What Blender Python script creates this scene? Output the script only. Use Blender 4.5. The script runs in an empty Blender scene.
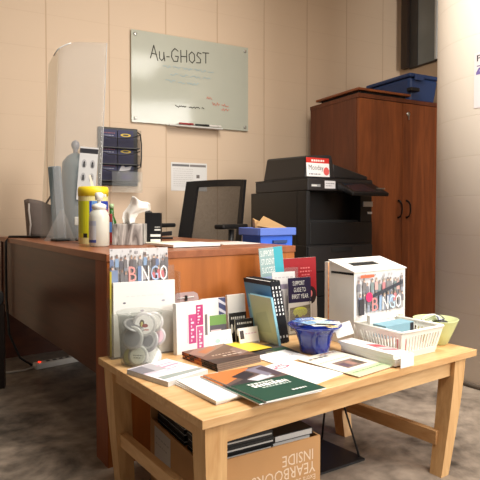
import bpy, bmesh, math, random
from math import sin, cos, pi, radians as R
from mathutils import Vector, Matrix
random.seed(7)
scene = bpy.context.scene
C = scene.collection

# ------------------------------------------------------------------ colours & materials
def lin(c):
    def f(v):
        v = v / 255.0
        return v / 12.92 if v <= 0.04045 else ((v + 0.055) / 1.055) ** 2.4
    return (f(c[0]), f(c[1]), f(c[2]), 1.0)

def base_mat(name):
    m = bpy.data.materials.new(name); m.use_nodes = True
    nt = m.node_tree; return m, nt, nt.nodes['Principled BSDF'], nt.nodes, nt.links

def plain(name, rgb, rough=0.5, metal=0.0, var=0.06, scale=30.0, bump=0.0, spec=0.5, emit=0.0):
    m, nt, b, N, L = base_mat(name)
    tc = N.new('ShaderNodeTexCoord'); nz = N.new('ShaderNodeTexNoise'); nz.inputs['Scale'].default_value = scale
    nz.inputs['Detail'].default_value = 3
    L.new(tc.outputs['Object'], nz.inputs['Vector'])
    mx = N.new('ShaderNodeMix'); mx.data_type = 'RGBA'
    c = lin(rgb)
    mx.inputs[6].default_value = tuple(x * (1 - var) for x in c[:3]) + (1,)
    mx.inputs[7].default_value = tuple(min(1, x * (1 + var)) for x in c[:3]) + (1,)
    L.new(nz.outputs['Fac'], mx.inputs[0]); L.new(mx.outputs[2], b.inputs['Base Color'])
    b.inputs['Roughness'].default_value = rough; b.inputs['Metallic'].default_value = metal
    b.inputs['Specular IOR Level'].default_value = spec
    if bump:
        bp = N.new('ShaderNodeBump'); bp.inputs['Strength'].default_value = bump; bp.inputs['Distance'].default_value = 0.002
        L.new(nz.outputs['Fac'], bp.inputs['Height']); L.new(bp.outputs['Normal'], b.inputs['Normal'])
    if emit:
        b.inputs['Emission Color'].default_value = c; b.inputs['Emission Strength'].default_value = emit
    return m

def wood(name, dark, light, rough=0.4, stretch=(14, 14, 1.2), spec=0.4):
    m, nt, b, N, L = base_mat(name)
    tc = N.new('ShaderNodeTexCoord'); mp = N.new('ShaderNodeMapping'); mp.inputs['Scale'].default_value = stretch
    L.new(tc.outputs['Object'], mp.inputs['Vector'])
    n1 = N.new('ShaderNodeTexNoise'); n1.inputs['Scale'].default_value = 1.6; n1.inputs['Detail'].default_value = 6; n1.inputs['Distortion'].default_value = 1.2
    n2 = N.new('ShaderNodeTexNoise'); n2.inputs['Scale'].default_value = 9; n2.inputs['Detail'].default_value = 4
    L.new(mp.outputs[0], n1.inputs['Vector']); L.new(mp.outputs[0], n2.inputs['Vector'])
    ad = N.new('ShaderNodeMath'); ad.operation = 'MULTIPLY_ADD'; ad.inputs[1].default_value = 0.35
    L.new(n2.outputs['Fac'], ad.inputs[0]); L.new(n1.outputs['Fac'], ad.inputs[2])
    rp = N.new('ShaderNodeValToRGB'); e = rp.color_ramp.elements
    e[0].position = 0.42; e[0].color = lin(dark); e[1].position = 0.95; e[1].color = lin(light)
    L.new(ad.outputs[0], rp.inputs['Fac']); L.new(rp.outputs['Color'], b.inputs['Base Color'])
    b.inputs['Roughness'].default_value = rough; b.inputs['Specular IOR Level'].default_value = spec
    return m

def clear(name, tint=(235, 240, 242), fac=0.85, rough=0.08, diffuse=(225, 228, 230)):
    """thin clear plastic or glass: mostly see-through, slightly milky and glossy"""
    m = bpy.data.materials.new(name); m.use_nodes = True; nt = m.node_tree; N = nt.nodes; L = nt.links
    for n in list(N): N.remove(n)
    out = N.new('ShaderNodeOutputMaterial'); tr = N.new('ShaderNodeBsdfTransparent'); tr.inputs['Color'].default_value = lin(tint)
    pr = N.new('ShaderNodeBsdfPrincipled'); pr.inputs['Base Color'].default_value = lin(diffuse); pr.inputs['Roughness'].default_value = rough
    tc = N.new('ShaderNodeTexCoord'); nz = N.new('ShaderNodeTexNoise'); nz.inputs['Scale'].default_value = 6
    L.new(tc.outputs['Object'], nz.inputs['Vector'])
    ma = N.new('ShaderNodeMath'); ma.operation = 'MULTIPLY_ADD'; ma.inputs[1].default_value = 0.06; ma.inputs[2].default_value = 1 - fac - 0.03
    L.new(nz.outputs['Fac'], ma.inputs[0])
    mx = N.new('ShaderNodeMixShader'); L.new(ma.outputs[0], mx.inputs[0]); L.new(tr.outputs[0], mx.inputs[1]); L.new(pr.outputs[0], mx.inputs[2])
    L.new(mx.outputs[0], out.inputs['Surface'])
    return m

def print_mat():
    m, nt, b, N, L = base_mat('printed_paper')
    at = N.new('ShaderNodeAttribute'); at.attribute_name = 'Col'
    L.new(at.outputs['Color'], b.inputs['Base Color']); b.inputs['Roughness'].default_value = 0.45
    b.inputs['Specular IOR Level'].default_value = 0.25
    return m

M = {}
M['print'] = print_mat()
M['paper'] = plain('white_paper', (240, 238, 234), 0.6, var=0.02)
M['cream'] = plain('cream_paper', (228, 220, 200), 0.6, var=0.03)
M['greypaper'] = plain('grey_paper_edges', (205, 203, 200), 0.7, var=0.12, scale=200)
M['brownedge'] = plain('catalogue_page_edges', (132, 112, 98), 0.7, var=0.2, scale=200)
M['oak'] = wood('pale_oak', (188, 140, 90), (222, 182, 132), 0.42, (16, 2.2, 16))
M['oak_x'] = wood('pale_oak_lengthwise', (192, 145, 94), (224, 186, 136), 0.38, (2.0, 15, 15))
M['oak_z'] = wood('pale_oak_upright', (188, 141, 90), (220, 180, 128), 0.45, (16, 16, 2.0))
M['desk'] = wood('cherry_laminate_shaded', (68, 33, 18), (96, 50, 28), 0.35, (3, 1.0, 10))  # shaded copy of the desk laminate: shade is put into the colour
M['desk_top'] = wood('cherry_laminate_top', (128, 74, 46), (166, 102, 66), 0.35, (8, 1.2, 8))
M['desk_lit'] = wood('cherry_laminate_lit', (156, 90, 40), (182, 108, 50), 0.4, (9, 9, 1.0))  # lit copy of the same laminate: light on the end is in the colour
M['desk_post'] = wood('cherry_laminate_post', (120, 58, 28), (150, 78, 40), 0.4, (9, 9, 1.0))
M['cab'] = wood('cherry_cabinet', (104, 54, 28), (152, 84, 44), 0.4, (8, 8, 0.8))
M['cab_side'] = wood('cherry_cabinet_side', (84, 42, 24), (118, 62, 36), 0.45, (8, 8, 0.8))
M['black'] = plain('black_plastic', (22, 21, 22), 0.45, var=0.15)
M['black_soft'] = plain('black_fabric', (20, 19, 20), 0.9, var=0.2, scale=150)
M['copier'] = plain('copier_black', (17, 16, 17), 0.4, var=0.1)
M['copier2'] = plain('copier_charcoal', (34, 31, 31), 0.42, var=0.1)
M['cavity'] = plain('copier_recess', (10, 10, 11), 0.7, var=0.1)
M['steel'] = plain('brushed_steel', (190, 188, 182), 0.3, 0.9, var=0.05)
M['darkmetal'] = plain('dark_metal', (40, 36, 34), 0.4, 0.7, var=0.1)
M['blue_bin'] = plain('blue_bin_plastic', (54, 108, 228), 0.45, var=0.06)
M['tote'] = plain('dark_blue_plastic', (44, 68, 116), 0.45, var=0.06)
M['kraft'] = plain('brown_cardboard', (186, 140, 92), 0.8, var=0.07, scale=14)
M['kraft_d'] = plain('brown_paper', (190, 150, 100), 0.8, var=0.1)
M['whiteplastic'] = plain('white_plastic', (238, 236, 228), 0.4, var=0.02)
M['boxwhite'] = plain('white_coated_card', (240, 236, 230), 0.45, var=0.02)
M['yellow'] = plain('yellow_plastic', (240, 212, 40), 0.4, var=0.04)
M['tissue'] = plain('tissue', (240, 236, 230), 0.95, var=0.02)
M['greenplastic'] = clear('pale_green_plastic', (236, 242, 200), 0.35, 0.35, (230, 236, 184))
M['greenglass'] = plain('green_glass', (40, 92, 34), 0.15, var=0.2)
M['slate'] = plain('slate_blue_plastic', (84, 104, 112), 0.4, var=0.08)
M['paleblue'] = plain('pale_blue_grey', (160, 176, 190), 0.45, var=0.06)
M['greycloth'] = plain('grey_brown_cloth', (134, 122, 116), 0.9, var=0.12, scale=40)
M['acrylic'] = clear('clear_acrylic', (244, 244, 242), 0.92, 0.06)
M['acrylic_haze'] = clear('hazy_acrylic', (244, 244, 244), 0.85, 0.08, (246, 244, 240))
M['acrylic_pink'] = clear('pinkish_acrylic', (226, 205, 205), 0.45, 0.2, (214, 196, 198))
M['jar'] = clear('clear_jar_plastic', (244, 245, 243), 0.92, 0.05)
M['floormat'] = None

def cobalt():
    m, nt, b, N, L = base_mat('cobalt_glass')
    tc = N.new('ShaderNodeTexCoord'); nz = N.new('ShaderNodeTexNoise'); nz.inputs['Scale'].default_value = 12
    L.new(tc.outputs['Object'], nz.inputs['Vector'])
    rp = N.new('ShaderNodeValToRGB'); rp.color_ramp.elements[0].color = lin((14, 22, 96)); rp.color_ramp.elements[1].color = lin((48, 74, 190))
    L.new(nz.outputs['Fac'], rp.inputs['Fac']); L.new(rp.outputs['Color'], b.inputs['Base Color'])
    b.inputs['Roughness'].default_value = 0.08; b.inputs['Transmission Weight'].default_value = 0.25; b.inputs['Coat Weight'].default_value = 0.6
    return m
M['cobalt'] = cobalt()

def mesh_fabric(aa=0.56):
    m, nt, b, N, L = base_mat('chair_mesh')
    b.inputs['Base Color'].default_value = lin((34, 28, 26)); b.inputs['Roughness'].default_value = 0.8
    tc = N.new('ShaderNodeTexCoord'); w = N.new('ShaderNodeTexNoise'); w.inputs['Scale'].default_value = 60
    L.new(tc.outputs['Object'], w.inputs['Vector'])
    ma = N.new('ShaderNodeMath'); ma.operation = 'MULTIPLY_ADD'; ma.inputs[1].default_value = 0.1; ma.inputs[2].default_value = aa
    L.new(w.outputs['Fac'], ma.inputs[0]); L.new(ma.outputs[0], b.inputs['Alpha'])
    return m
M['mesh'] = mesh_fabric(0.68)

def floor_mat():
    m, nt, b, N, L = base_mat('polished_concrete')
    tc = N.new('ShaderNodeTexCoord'); n1 = N.new('ShaderNodeTexNoise'); n1.inputs['Scale'].default_value = 3.2; n1.inputs['Detail'].default_value = 8; n1.inputs['Roughness'].default_value = 0.65; n1.inputs['Distortion'].default_value = 0.8
    n2 = N.new('ShaderNodeTexNoise'); n2.inputs['Scale'].default_value = 16; n2.inputs['Detail'].default_value = 6
    L.new(tc.outputs['Object'], n1.inputs['Vector']); L.new(tc.outputs['Object'], n2.inputs['Vector'])
    ad = N.new('ShaderNodeMath'); ad.operation = 'MULTIPLY_ADD'; ad.inputs[1].default_value = 0.45
    L.new(n2.outputs['Fac'], ad.inputs[0]); L.new(n1.outputs['Fac'], ad.inputs[2])
    rp = N.new('ShaderNodeValToRGB'); e = rp.color_ramp.elements
    e[0].position = 0.50; e[0].color = lin((70, 63, 56)); e[1].position = 0.95; e[1].color = lin((176, 160, 144))
    L.new(ad.outputs[0], rp.inputs['Fac']); L.new(rp.outputs['Color'], b.inputs['Base Color'])
    b.inputs['Roughness'].default_value = 0.38
    return m

def block_wall(name, c1, c2, mort, bw=0.42, rh=0.2267, ox=0.0, oz=0.0, mortar=0.006, hstr=0.3):
    m, nt, b, N, L = base_mat(name)
    tc = N.new('ShaderNodeTexCoord'); sx = N.new('ShaderNodeSeparateXYZ'); cx = N.new('ShaderNodeCombineXYZ')
    L.new(tc.outputs['Object'], sx.inputs[0])
    a1 = N.new('ShaderNodeMath'); a1.inputs[1].default_value = ox; L.new(sx.outputs['X'], a1.inputs[0]); L.new(a1.outputs[0], cx.inputs['X'])
    a2 = N.new('ShaderNodeMath'); a2.inputs[1].default_value = oz; L.new(sx.outputs['Z'], a2.inputs[0]); L.new(a2.outputs[0], cx.inputs['Y'])
    def brick(w, h, mo):
        br = N.new('ShaderNodeTexBrick'); br.offset = 0.0; br.squash = 1.0
        br.inputs['Scale'].default_value = 1.0; br.inputs['Mortar Size'].default_value = mo; br.inputs['Mortar Smooth'].default_value = 0.6
        br.inputs['Brick Width'].default_value = w; br.inputs['Row Height'].default_value = h
        br.inputs['Color1'].default_value = lin(c1); br.inputs['Color2'].default_value = lin(c2); br.inputs['Mortar'].default_value = lin(mort)
        L.new(cx.outputs[0], br.inputs['Vector']); return br
    bh = brick(bw, rh, mortar * 0.45); bv = brick(bw, 50.0, mortar)
    mx = N.new('ShaderNodeMix'); mx.data_type = 'RGBA'; L.new(bv.outputs['Fac'], mx.inputs[0]); hm = N.new('ShaderNodeMix'); hm.data_type = 'RGBA'; hf = N.new('ShaderNodeMath'); hf.operation = 'MULTIPLY'; hf.inputs[1].default_value = hstr; L.new(bh.outputs['Fac'], hf.inputs[0]); L.new(hf.outputs[0], hm.inputs[0]); hm.inputs[6].default_value = lin(c1); hm.inputs[7].default_value = lin(mort); L.new(hm.outputs[2], mx.inputs[6]); mx.inputs[7].default_value = lin(mort)
    L.new(mx.outputs[2], b.inputs['Base Color'])
    mxx = N.new('ShaderNodeMath'); mxx.operation = 'MAXIMUM'; L.new(hf.outputs[0], mxx.inputs[0]); L.new(bv.outputs['Fac'], mxx.inputs[1])
    nz = N.new('ShaderNodeTexNoise'); nz.inputs['Scale'].default_value = 60; L.new(tc.outputs['Object'], nz.inputs['Vector'])
    sb = N.new('ShaderNodeMath'); sb.operation = 'MULTIPLY_ADD'; sb.inputs[1].default_value = -1.0; L.new(mxx.outputs[0], sb.inputs[0])
    s2 = N.new('ShaderNodeMath'); s2.operation = 'MULTIPLY'; s2.inputs[1].default_value = 0.12; L.new(nz.outputs['Fac'], s2.inputs[0]); L.new(s2.outputs[0], sb.inputs[2])
    bp = N.new('ShaderNodeBump'); bp.inputs['Strength'].default_value = 0.3; bp.inputs['Distance'].default_value = 0.005
    L.new(sb.outputs[0], bp.inputs['Height']); L.new(bp.outputs['Normal'], b.inputs['Normal'])
    b.inputs['Roughness'].default_value = 0.55; b.inputs['Specular IOR Level'].default_value = 0.3
    return m

# ------------------------------------------------------------------ mesh builder
class MB:
    def __init__(s): s.v = []; s.f = []; s.c = []; s.sm = []
    def add(s, vs, fs, col=None, smooth=False, M4=None):
        n = len(s.v)
        for p in vs:
            p = Vector(p)
            s.v.append(M4 @ p if M4 else p)
        for f in fs: s.f.append([i + n for i in f]); s.c.append(col); s.sm.append(smooth)
        return s
    def box(s, x0, x1, y0, y1, z0, z1, col=None, M4=None):
        vs = [(x, y, z) for z in (z0, z1) for y in (y0, y1) for x in (x0, x1)]
        return s.add(vs, [(0, 2, 3, 1), (4, 5, 7, 6), (0, 1, 5, 4), (2, 6, 7, 3), (0, 4, 6, 2), (1, 3, 7, 5)], col, False, M4)
    def hexa(s, bot, top, col=None):   # two rings of four points
        return s.add(list(bot) + list(top), [(3, 2, 1, 0), (4, 5, 6, 7), (0, 1, 5, 4), (1, 2, 6, 5), (2, 3, 7, 6), (3, 0, 4, 7)], col)
    def lathe(s, prof, n=32, col=None, M4=None, sq=1.0):
        vs = []; fs = []
        for r, z in prof:
            for i in range(n):
                a = 2 * pi * i / n; vs.append((r * cos(a), r * sin(a) * sq, z))
        for k in range(len(prof) - 1):
            for i in range(n):
                j = (i + 1) % n; fs.append((k * n + i, k * n + j, (k + 1) * n + j, (k + 1) * n + i))
        if prof[0][0] > 1e-5: fs.append(tuple(range(n - 1, -1, -1)))
        if prof[-1][0] > 1e-5: fs.append(tuple((len(prof) - 1) * n + i for i in range(n)))
        return s.add(vs, fs, col, True, M4)
    def tube(s, pts, r, n=8, col=None):
        pts = [Vector(p) for p in pts]; vs = []; fs = []
        rr = r if isinstance(r, (list, tuple)) else [r] * len(pts)
        for k, p in enumerate(pts):
            d = (pts[min(k + 1, len(pts) - 1)] - pts[max(k - 1, 0)]).normalized()
            a = d.cross(Vector((0, 0, 1)) if abs(d.z) < 0.9 else Vector((1, 0, 0))).normalized(); b = d.cross(a)
            for i in range(n):
                t = 2 * pi * i / n; vs.append(p + a * rr[k] * cos(t) + b * rr[k] * sin(t))
        for k in range(len(pts) - 1):
            for i in range(n):
                j = (i + 1) % n; fs.append((k * n + i, k * n + j, (k + 1) * n + j, (k + 1) * n + i))
        fs.append(tuple(range(n - 1, -1, -1))); fs.append(tuple((len(pts) - 1) * n + i for i in range(n)))
        return s.add(vs, fs, col, True)
    def prism(s, poly, z0, z1, col=None, M4=None):   # polygon in xy, extruded in z
        n = len(poly); vs = [(x, y, z0) for x, y in poly] + [(x, y, z1) for x, y in poly]
        fs = [tuple(range(n - 1, -1, -1)), tuple(range(n, 2 * n))] + [(i, (i + 1) % n, n + (i + 1) % n, n + i) for i in range(n)]
        return s.add(vs, fs, col, False, M4)
    def grid(s, P, nu, nv, col=None, smooth=True):
        vs = [P(i / nu, j / nv) for j in range(nv + 1) for i in range(nu + 1)]
        fs = [(j * (nu + 1) + i, j * (nu + 1) + i + 1, (j + 1) * (nu + 1) + i + 1, (j + 1) * (nu + 1) + i) for j in range(nv) for i in range(nu)]
        return s.add(vs, fs, col, smooth)
    def build(s, name, mat, parent=None, loc=(0, 0, 0), rot=(0, 0, 0), bevel=0.0, solid=0.0, sub=0):
        me = bpy.data.meshes.new(name); me.from_pydata([tuple(v) for v in s.v], [], s.f); me.update()
        for p, sm in zip(me.polygons, s.sm): p.use_smooth = sm
        if any(c is not None for c in s.c):
            at = me.color_attributes.new('Col', 'FLOAT_COLOR', 'CORNER')
            for p, c in zip(me.polygons, s.c):
                cc = lin(c or (240, 238, 234))
                for li in p.loop_indices: at.data[li].color = cc
        me.materials.append(mat)
        o = bpy.data.objects.new(name, me); C.objects.link(o)
        o.location = loc; o.rotation_euler = rot
        if parent: o.parent = parent
        if solid:
            md = o.modifiers.new('thick', 'SOLIDIFY'); md.thickness = solid; md.offset = 0
        if bevel:
            md = o.modifiers.new('soft', 'BEVEL'); md.width = bevel; md.segments = 2; md.limit_method = 'ANGLE'; md.angle_limit = R(40)
        if sub:
            md = o.modifiers.new('sub', 'SUBSURF'); md.levels = sub; md.render_levels = sub
        return o

def tag(o, label, cat, group=None, kind=None):
    o['label'] = label; o['category'] = cat
    if group: o['group'] = group
    if kind: o['kind'] = kind
    return o

def thing(name, label, cat, loc=(0, 0, 0), rot=0, group=None):
    o = bpy.data.objects.new(name, None); o.empty_display_size = 0.05; C.objects.link(o)
    o.location = loc; o.rotation_euler = rot if isinstance(rot, tuple) else (0, 0, rot)
    return tag(o, label, cat, group)

def struct(o, label=None):
    o['kind'] = 'structure'
    if label: o['label'] = label
    return o

# ------------------------------------------------------------------ printed sheets (flat colour shapes, fractions of the sheet)
def text_mesh(txt):
    cu = bpy.data.curves.new('tmp', 'FONT'); cu.body = txt; cu.resolution_u = 2
    o = bpy.data.objects.new('tmp', cu); C.objects.link(o)
    bpy.context.view_layer.update()
    dg = bpy.context.evaluated_depsgraph_get(); me = o.evaluated_get(dg).to_mesh()
    vs = [v.co.copy() for v in me.vertices]; fs = [tuple(p.vertices) for p in me.polygons]
    o.evaluated_get(dg).to_mesh_clear(); bpy.data.objects.remove(o); bpy.data.curves.remove(cu)
    return vs, fs
_tc = {}
def printed(name, parent, w, h, shapes, loc=(0, 0, 0), rot=(0, 0, 0), base=(240, 238, 234), mat=None):
    mb = MB(); z = 0.0
    if base is not None: mb.add([(0, 0, 0), (w, 0, 0), (w, h, 0), (0, h, 0)], [(0, 1, 2, 3)], base)
    for k, s in enumerate(shapes):
        z = 0.00006 * (k + 1); t = s[0]
        if t == 'r':
            _, x0, y0, x1, y1, c = s; mb.add([(x0 * w, y0 * h, z), (x1 * w, y0 * h, z), (x1 * w, y1 * h, z), (x0 * w, y1 * h, z)], [(0, 1, 2, 3)], c)
        elif t == 'p':
            mb.add([(x * w, y * h, z) for x, y in s[1]], [tuple(range(len(s[1])))], s[2])
        elif t == 'd':
            _, cx, cy, rx, ry, c = s; n = 14
            mb.add([(cx * w + rx * w * cos(2 * pi * i / n), cy * h + ry * h * sin(2 * pi * i / n), z) for i in range(n)], [tuple(range(n))], c)
        elif t == 'l':   # stroke polyline, width fraction of h
            _, pts, wd, c = s
            for (xa, ya), (xb, yb) in zip(pts, pts[1:]):
                a = Vector((xa * w, ya * h, 0)); b = Vector((xb * w, yb * h, 0)); d = (b - a)
                if d.length < 1e-9: continue
                nrm = Vector((-d.y, d.x, 0)).normalized() * wd * h * 0.5; e = d.normalized() * wd * h * 0.3
                mb.add([tuple(q + Vector((0, 0, z))) for q in (a - e - nrm, b + e - nrm, b + e + nrm, a - e + nrm)], [(0, 1, 2, 3)], c)
        elif t == 't':   # text fitted in a box: x0,y0,x1,y1 ; optional rotation in degrees
            txt, x0, y0, x1, y1, c = s[1:7]; rt = s[7] if len(s) > 7 else 0
            if txt not in _tc: _tc[txt] = text_mesh(txt)
            vs, fs = _tc[txt]
            xs = [v.x for v in vs]; ys = [v.y for v in vs]; ax, bx, ay, by = min(xs), max(xs), min(ys), max(ys)
            out = []
            for v in vs:
                u = (v.x - ax) / (bx - ax); q = (v.y - ay) / (by - ay)
                if rt == 90: u, q = 1 - q, u
                if rt == 180: u, q = 1 - u, 1 - q
                if rt == 270: u, q = q, 1 - u
                out.append(((x0 + u * (x1 - x0)) * w, (y0 + q * (y1 - y0)) * h, z))
            mb.add(out, fs, c)
    return mb.build(name, mat or M['print'], parent, loc, rot)

def dashes(x0, x1, y, n, c, hh=0.02, seed=1):
    """a line of writing too small to read: short marks"""
    rn = random.Random(seed); out = []; x = x0
    while x < x1 - 0.01:
        l = rn.uniform(0.3, 1.0) * (x1 - x0) / n; e = min(x + l, x1)
        out.append(('r', x, y, e, y + hh, c)); x = e + 0.25 * (x1 - x0) / n
    return out

def pale(shapes, k):
    """washed out print"""
    return [tuple(list(s[:-1]) + [tuple(int(q + (246 - q) * k) for q in s[-1])]) for s in shapes]

def crowd(x0, y0, x1, y1, seed, n=11, bg=(206, 204, 206)):
    """group photograph: rows of small standing figures"""
    rn = random.Random(seed); out = [('r', x0, y0, x1, y1, bg)]
    W = x1 - x0; H = y1 - y0
    for k in range(14):
        x = x0 + W * rn.uniform(0, .94); y = y0 + H * rn.uniform(.55, .92)
        out.append(('r', x, y, x + W * .05, y + H * .07, rn.choice([(230, 226, 224), (150, 146, 150), (120, 112, 112), (188, 184, 186)])))
    cols = [(74, 72, 82), (120, 116, 122), (86, 104, 146), (186, 90, 98), (84, 104, 104), (120, 150, 190), (80, 72, 74), (206, 140, 134), (92, 88, 92), (166, 158, 162)]
    for k in range(46):
        x = x0 + W * rn.uniform(0, .97); y = y0 + H * rn.uniform(.35, .97); g = rn.randint(120, 235)
        out.append(('r', x, y, x + W * rn.uniform(.01, .03), y + H * rn.uniform(.02, .06), (g, g - 3, g)))
    for row in range(2):
        for i in range(n):
            cx = x0 + W * (i + .5 + rn.uniform(-.2, .2)) / n; fy = y0 + H * (0.36 - .3 * row + rn.uniform(-.04, .04)); hh = H * rn.uniform(.42, .52); bw = W * .36 / n * 1.15
            c = rn.choice(cols); lg = rn.choice([(96, 96, 106), (110, 116, 136), (76, 74, 80), (140, 136, 138)])
            out.append(('r', cx - bw * .7, max(fy, y0), cx + bw * .7, max(fy, y0) + hh * .45, lg))
            out.append(('p', [(cx - bw, fy + hh * .4), (cx + bw, fy + hh * .4), (cx + bw * .9, fy + hh * .78), (cx, fy + hh * .84), (cx - bw * .9, fy + hh * .78)], c))
            out.append(('d', cx, fy + hh * .91, bw * .5, hh * .1, rn.choice([(222, 176, 150), (190, 142, 116), (140, 98, 80)])))
            out.append(('d', cx, fy + hh * .96, bw * .5, hh * .06, rn.choice([(96, 82, 78), (132, 108, 90), (80, 74, 76)])))
    return out

UP = pi / 2
def flat_booklet(name, label, cat, loc, rz, w, h, th, shapes, base=(240, 238, 234), edge='paper', group=None, roty=0.0, copies=1, fan=0.004):
    t = thing(name, label, cat, loc, (0, roty, rz), group)
    mb = MB().box(0, w, 0, h, 0, th)
    mb.build('pages', M[edge], t)
    printed('front_cover', t, w, h, shapes, (0, 0, th + 0.0004), (0, 0, 0), base)
    return t

def stand_sheet(name, label, cat, loc, rz, lean, w, h, th, shapes, base=(240, 238, 234), edge='paper', group=None, rollz=0.0):
    """upright leaflet or booklet, front towards local -Y, leaning back by lean degrees"""
    t = thing(name, label, cat, loc, (R(-lean), R(rollz), rz), group)
    MB().box(0, w, 0, th, 0, h).build('pages', M[edge], t)
    printed('front_cover', t, w, h, shapes, (0, -0.0006, 0), (UP, 0, 0), base)
    return t

# ================================================================== ROOM
T = 0.418          # display table height
D = 0.76           # desk height
WA = R(-7.5)       # direction of the back wall
WD = Vector((cos(WA), sin(WA), 0)); WN = Vector((sin(WA), -cos(WA), 0)); W0 = Vector((0.697, 3.72, 0))
def wall(s, z=0.0, off=0.0): return W0 + WD * s + WN * off + Vector((0, 0, z))

struct(MB().box(-4, 6, -3, 5, -0.1, 0).build('floor', floor_mat()), 'dark mottled polished concrete floor')
struct(MB().box(-4.2, 3.67, 0, 0.2, 0, 3.2).build('wall_back', block_wall('painted_block', (218, 194, 168), (216, 192, 166), (198, 170, 142), 0.42, 0.2267, 0.1 + 4.2 - 4.2, 0.0403), None, W0, (0, 0, WA)), 'cream painted block back wall')
rw = W0 + WD * 3.47
struct(MB().box(0, 0.2, -3.2, 0, 0, 3.2).build('wall_right', block_wall('painted_block_right', (216, 194, 168), (213, 191, 165), (196, 170, 142), 0.42, 0.2267, 0, 0.0403), None, rw, (0, 0, WA)), 'cream painted side wall by the cabinet')
struct(MB().box(-4, 6, -3, 5, 3.2, 3.3).build('ceiling', plain('ceiling_white', (236, 230, 220), 0.8)), 'white ceiling')

# window in the right wall (local y runs back along the wall)
wt = bpy.data.objects.new('window_1', None); C.objects.link(wt); wt.location = rw; wt.rotation_euler = (0, 0, WA); struct(wt, 'dark framed window high on the right wall')
fr = MB(); fr.box(-0.05, 0.02, -0.14, -0.065, 2.235, 3.15); fr.box(-0.05, 0.02, -1.3, -1.22, 2.20, 3.15); fr.box(-0.02, 0.02, -1.22, -0.14, 2.222, 2.232)
fr.build('window_frame', plain('window_frame_brown', (50, 36, 28), 0.5), wt)
gl = MB(); gl.box(-0.012, -0.004, -1.22, -0.14, 2.232, 3.15)
def window_glass():
    m, nt, b, N, L = base_mat('grey_window_glass')
    b.inputs['Base Color'].default_value = lin((120, 128, 128)); b.inputs['Roughness'].default_value = 0.16
    b.inputs['Specular IOR Level'].default_value = 0.6
    tc = N.new('ShaderNodeTexCoord'); nz = N.new('ShaderNodeTexNoise'); nz.inputs['Scale'].default_value = 2.5; L.new(tc.outputs['Object'], nz.inputs['Vector'])
    rp = N.new('ShaderNodeValToRGB'); rp.color_ramp.elements[0].color = lin((104, 110, 108)); rp.color_ramp.elements[1].color = lin((146, 154, 156))
    L.new(nz.outputs['Fac'], rp.inputs['Fac']); L.new(rp.outputs['Color'], b.inputs['Base Color'])
    return m
gl.build('pane', window_glass(), wt)
MB().box(-0.02, -0.0122, -0.235, -0.14, 2.232, 3.15).build('window_reveal', plain('window_reveal_dark', (62, 60, 58), 0.6), wt)
MB().box(-0.045, 0.02, -0.475, -0.455, 2.232, 3.15).build('mullion', plain('mullion_pale', (208, 210, 208), 0.4), wt)

# round column
def column_mat():
    m = block_wall('painted_column', (246, 235, 221), (244, 233, 219), (226, 210, 190), 30.0, 0.205, 15.0, 0.03, 0.008, 0.3)
    return m
col = MB(); n = 96; prof = [(0.45, 0), (0.45, 3.2)]
col.lathe(prof, n)
struct(col.build('column', column_mat(), None, (3.018, 1.542, 0)), 'cream painted round block column')
struct(MB().lathe([(0.458, 0), (0.458, 0.02), (0.45, 0.024)], 96).build('trim_1', plain('column_base_line', (96, 84, 72), 0.7), None, (3.018, 1.542, 0)), 'dark base line round the column foot')

# ================================================================== DISPLAY TABLE
tb = thing('display_table', 'pale oak display table covered with leaflets and bowls', 'table', (0.64, 1.06, 0))
TX, TY = 1.14, 0.675
MB().box(0, TX, 0, TY, T - 0.023, T).build('tabletop', M['oak_x'], tb, bevel=0.002)
ap = T - 0.0232
MB().box(0.078, TX - 0.06, 0.028, 0.048, 0.337, ap).build('apron', M['oak_x'], tb)
MB().box(0.078, TX - 0.06, TY - 0.048, TY - 0.028, 0.337, ap).build('apron', M['oak_x'], tb)
MB().box(0.026, 0.046, 0.074, TY - 0.08, 0.352, ap).build('apron', M['oak'], tb)
MB().box(TX - 0.05, TX - 0.03, 0.074, TY - 0.08, 0.352, ap).build('apron', M['oak'], tb)
def leg(x0, x1, y0, y1, bx0, bx1, by0, by1):
    m = MB(); N = 6; rings = []
    for k in range(N + 1):
        t = k / N; e = t ** 1.3
        a = [x0 + (bx0 - x0) * e, x1 + (bx1 - x1) * e, y0 + (by0 - y0) * e, y1 + (by1 - y1) * e]; z = ap * (1 - t)
        rings.append([(a[0], a[2], z), (a[1], a[2], z), (a[1], a[3], z), (a[0], a[3], z)])
    for k in range(N): m.hexa(rings[k + 1], rings[k])
    m.build('leg', M['oak_z'], tb)
leg(0.015, 0.079, 0.012, 0.074, 0.030, 0.078, 0.02, 0.066)
leg(TX - 0.112, TX - 0.05, 0.012, 0.074, TX - 0.182, TX - 0.14, 0.016, 0.062)
leg(0.015, 0.079, TY - 0.085, TY - 0.015, 0.030, 0.078, TY - 0.12, TY - 0.07)
leg(TX - 0.112, TX - 0.05, TY - 0.085, TY - 0.02, TX - 0.205, TX - 0.16, TY - 0.235, TY - 0.185)
MB().box(0.034, 0.058, 0.068, TY - 0.1, 0.144, 0.184).build('stretcher', M['oak'], tb)
MB().hexa([(TX - 0.165, .05, .098), (TX - .14, .05, .098), (TX - .165, TY - .18, .098), (TX - .19, TY - .18, .098)], [(TX - 0.165, .05, .145), (TX - .14, .05, .145), (TX - .165, TY - .18, .145), (TX - .19, TY - .18, .145)]).build('stretcher', M['oak'], tb)

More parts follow.
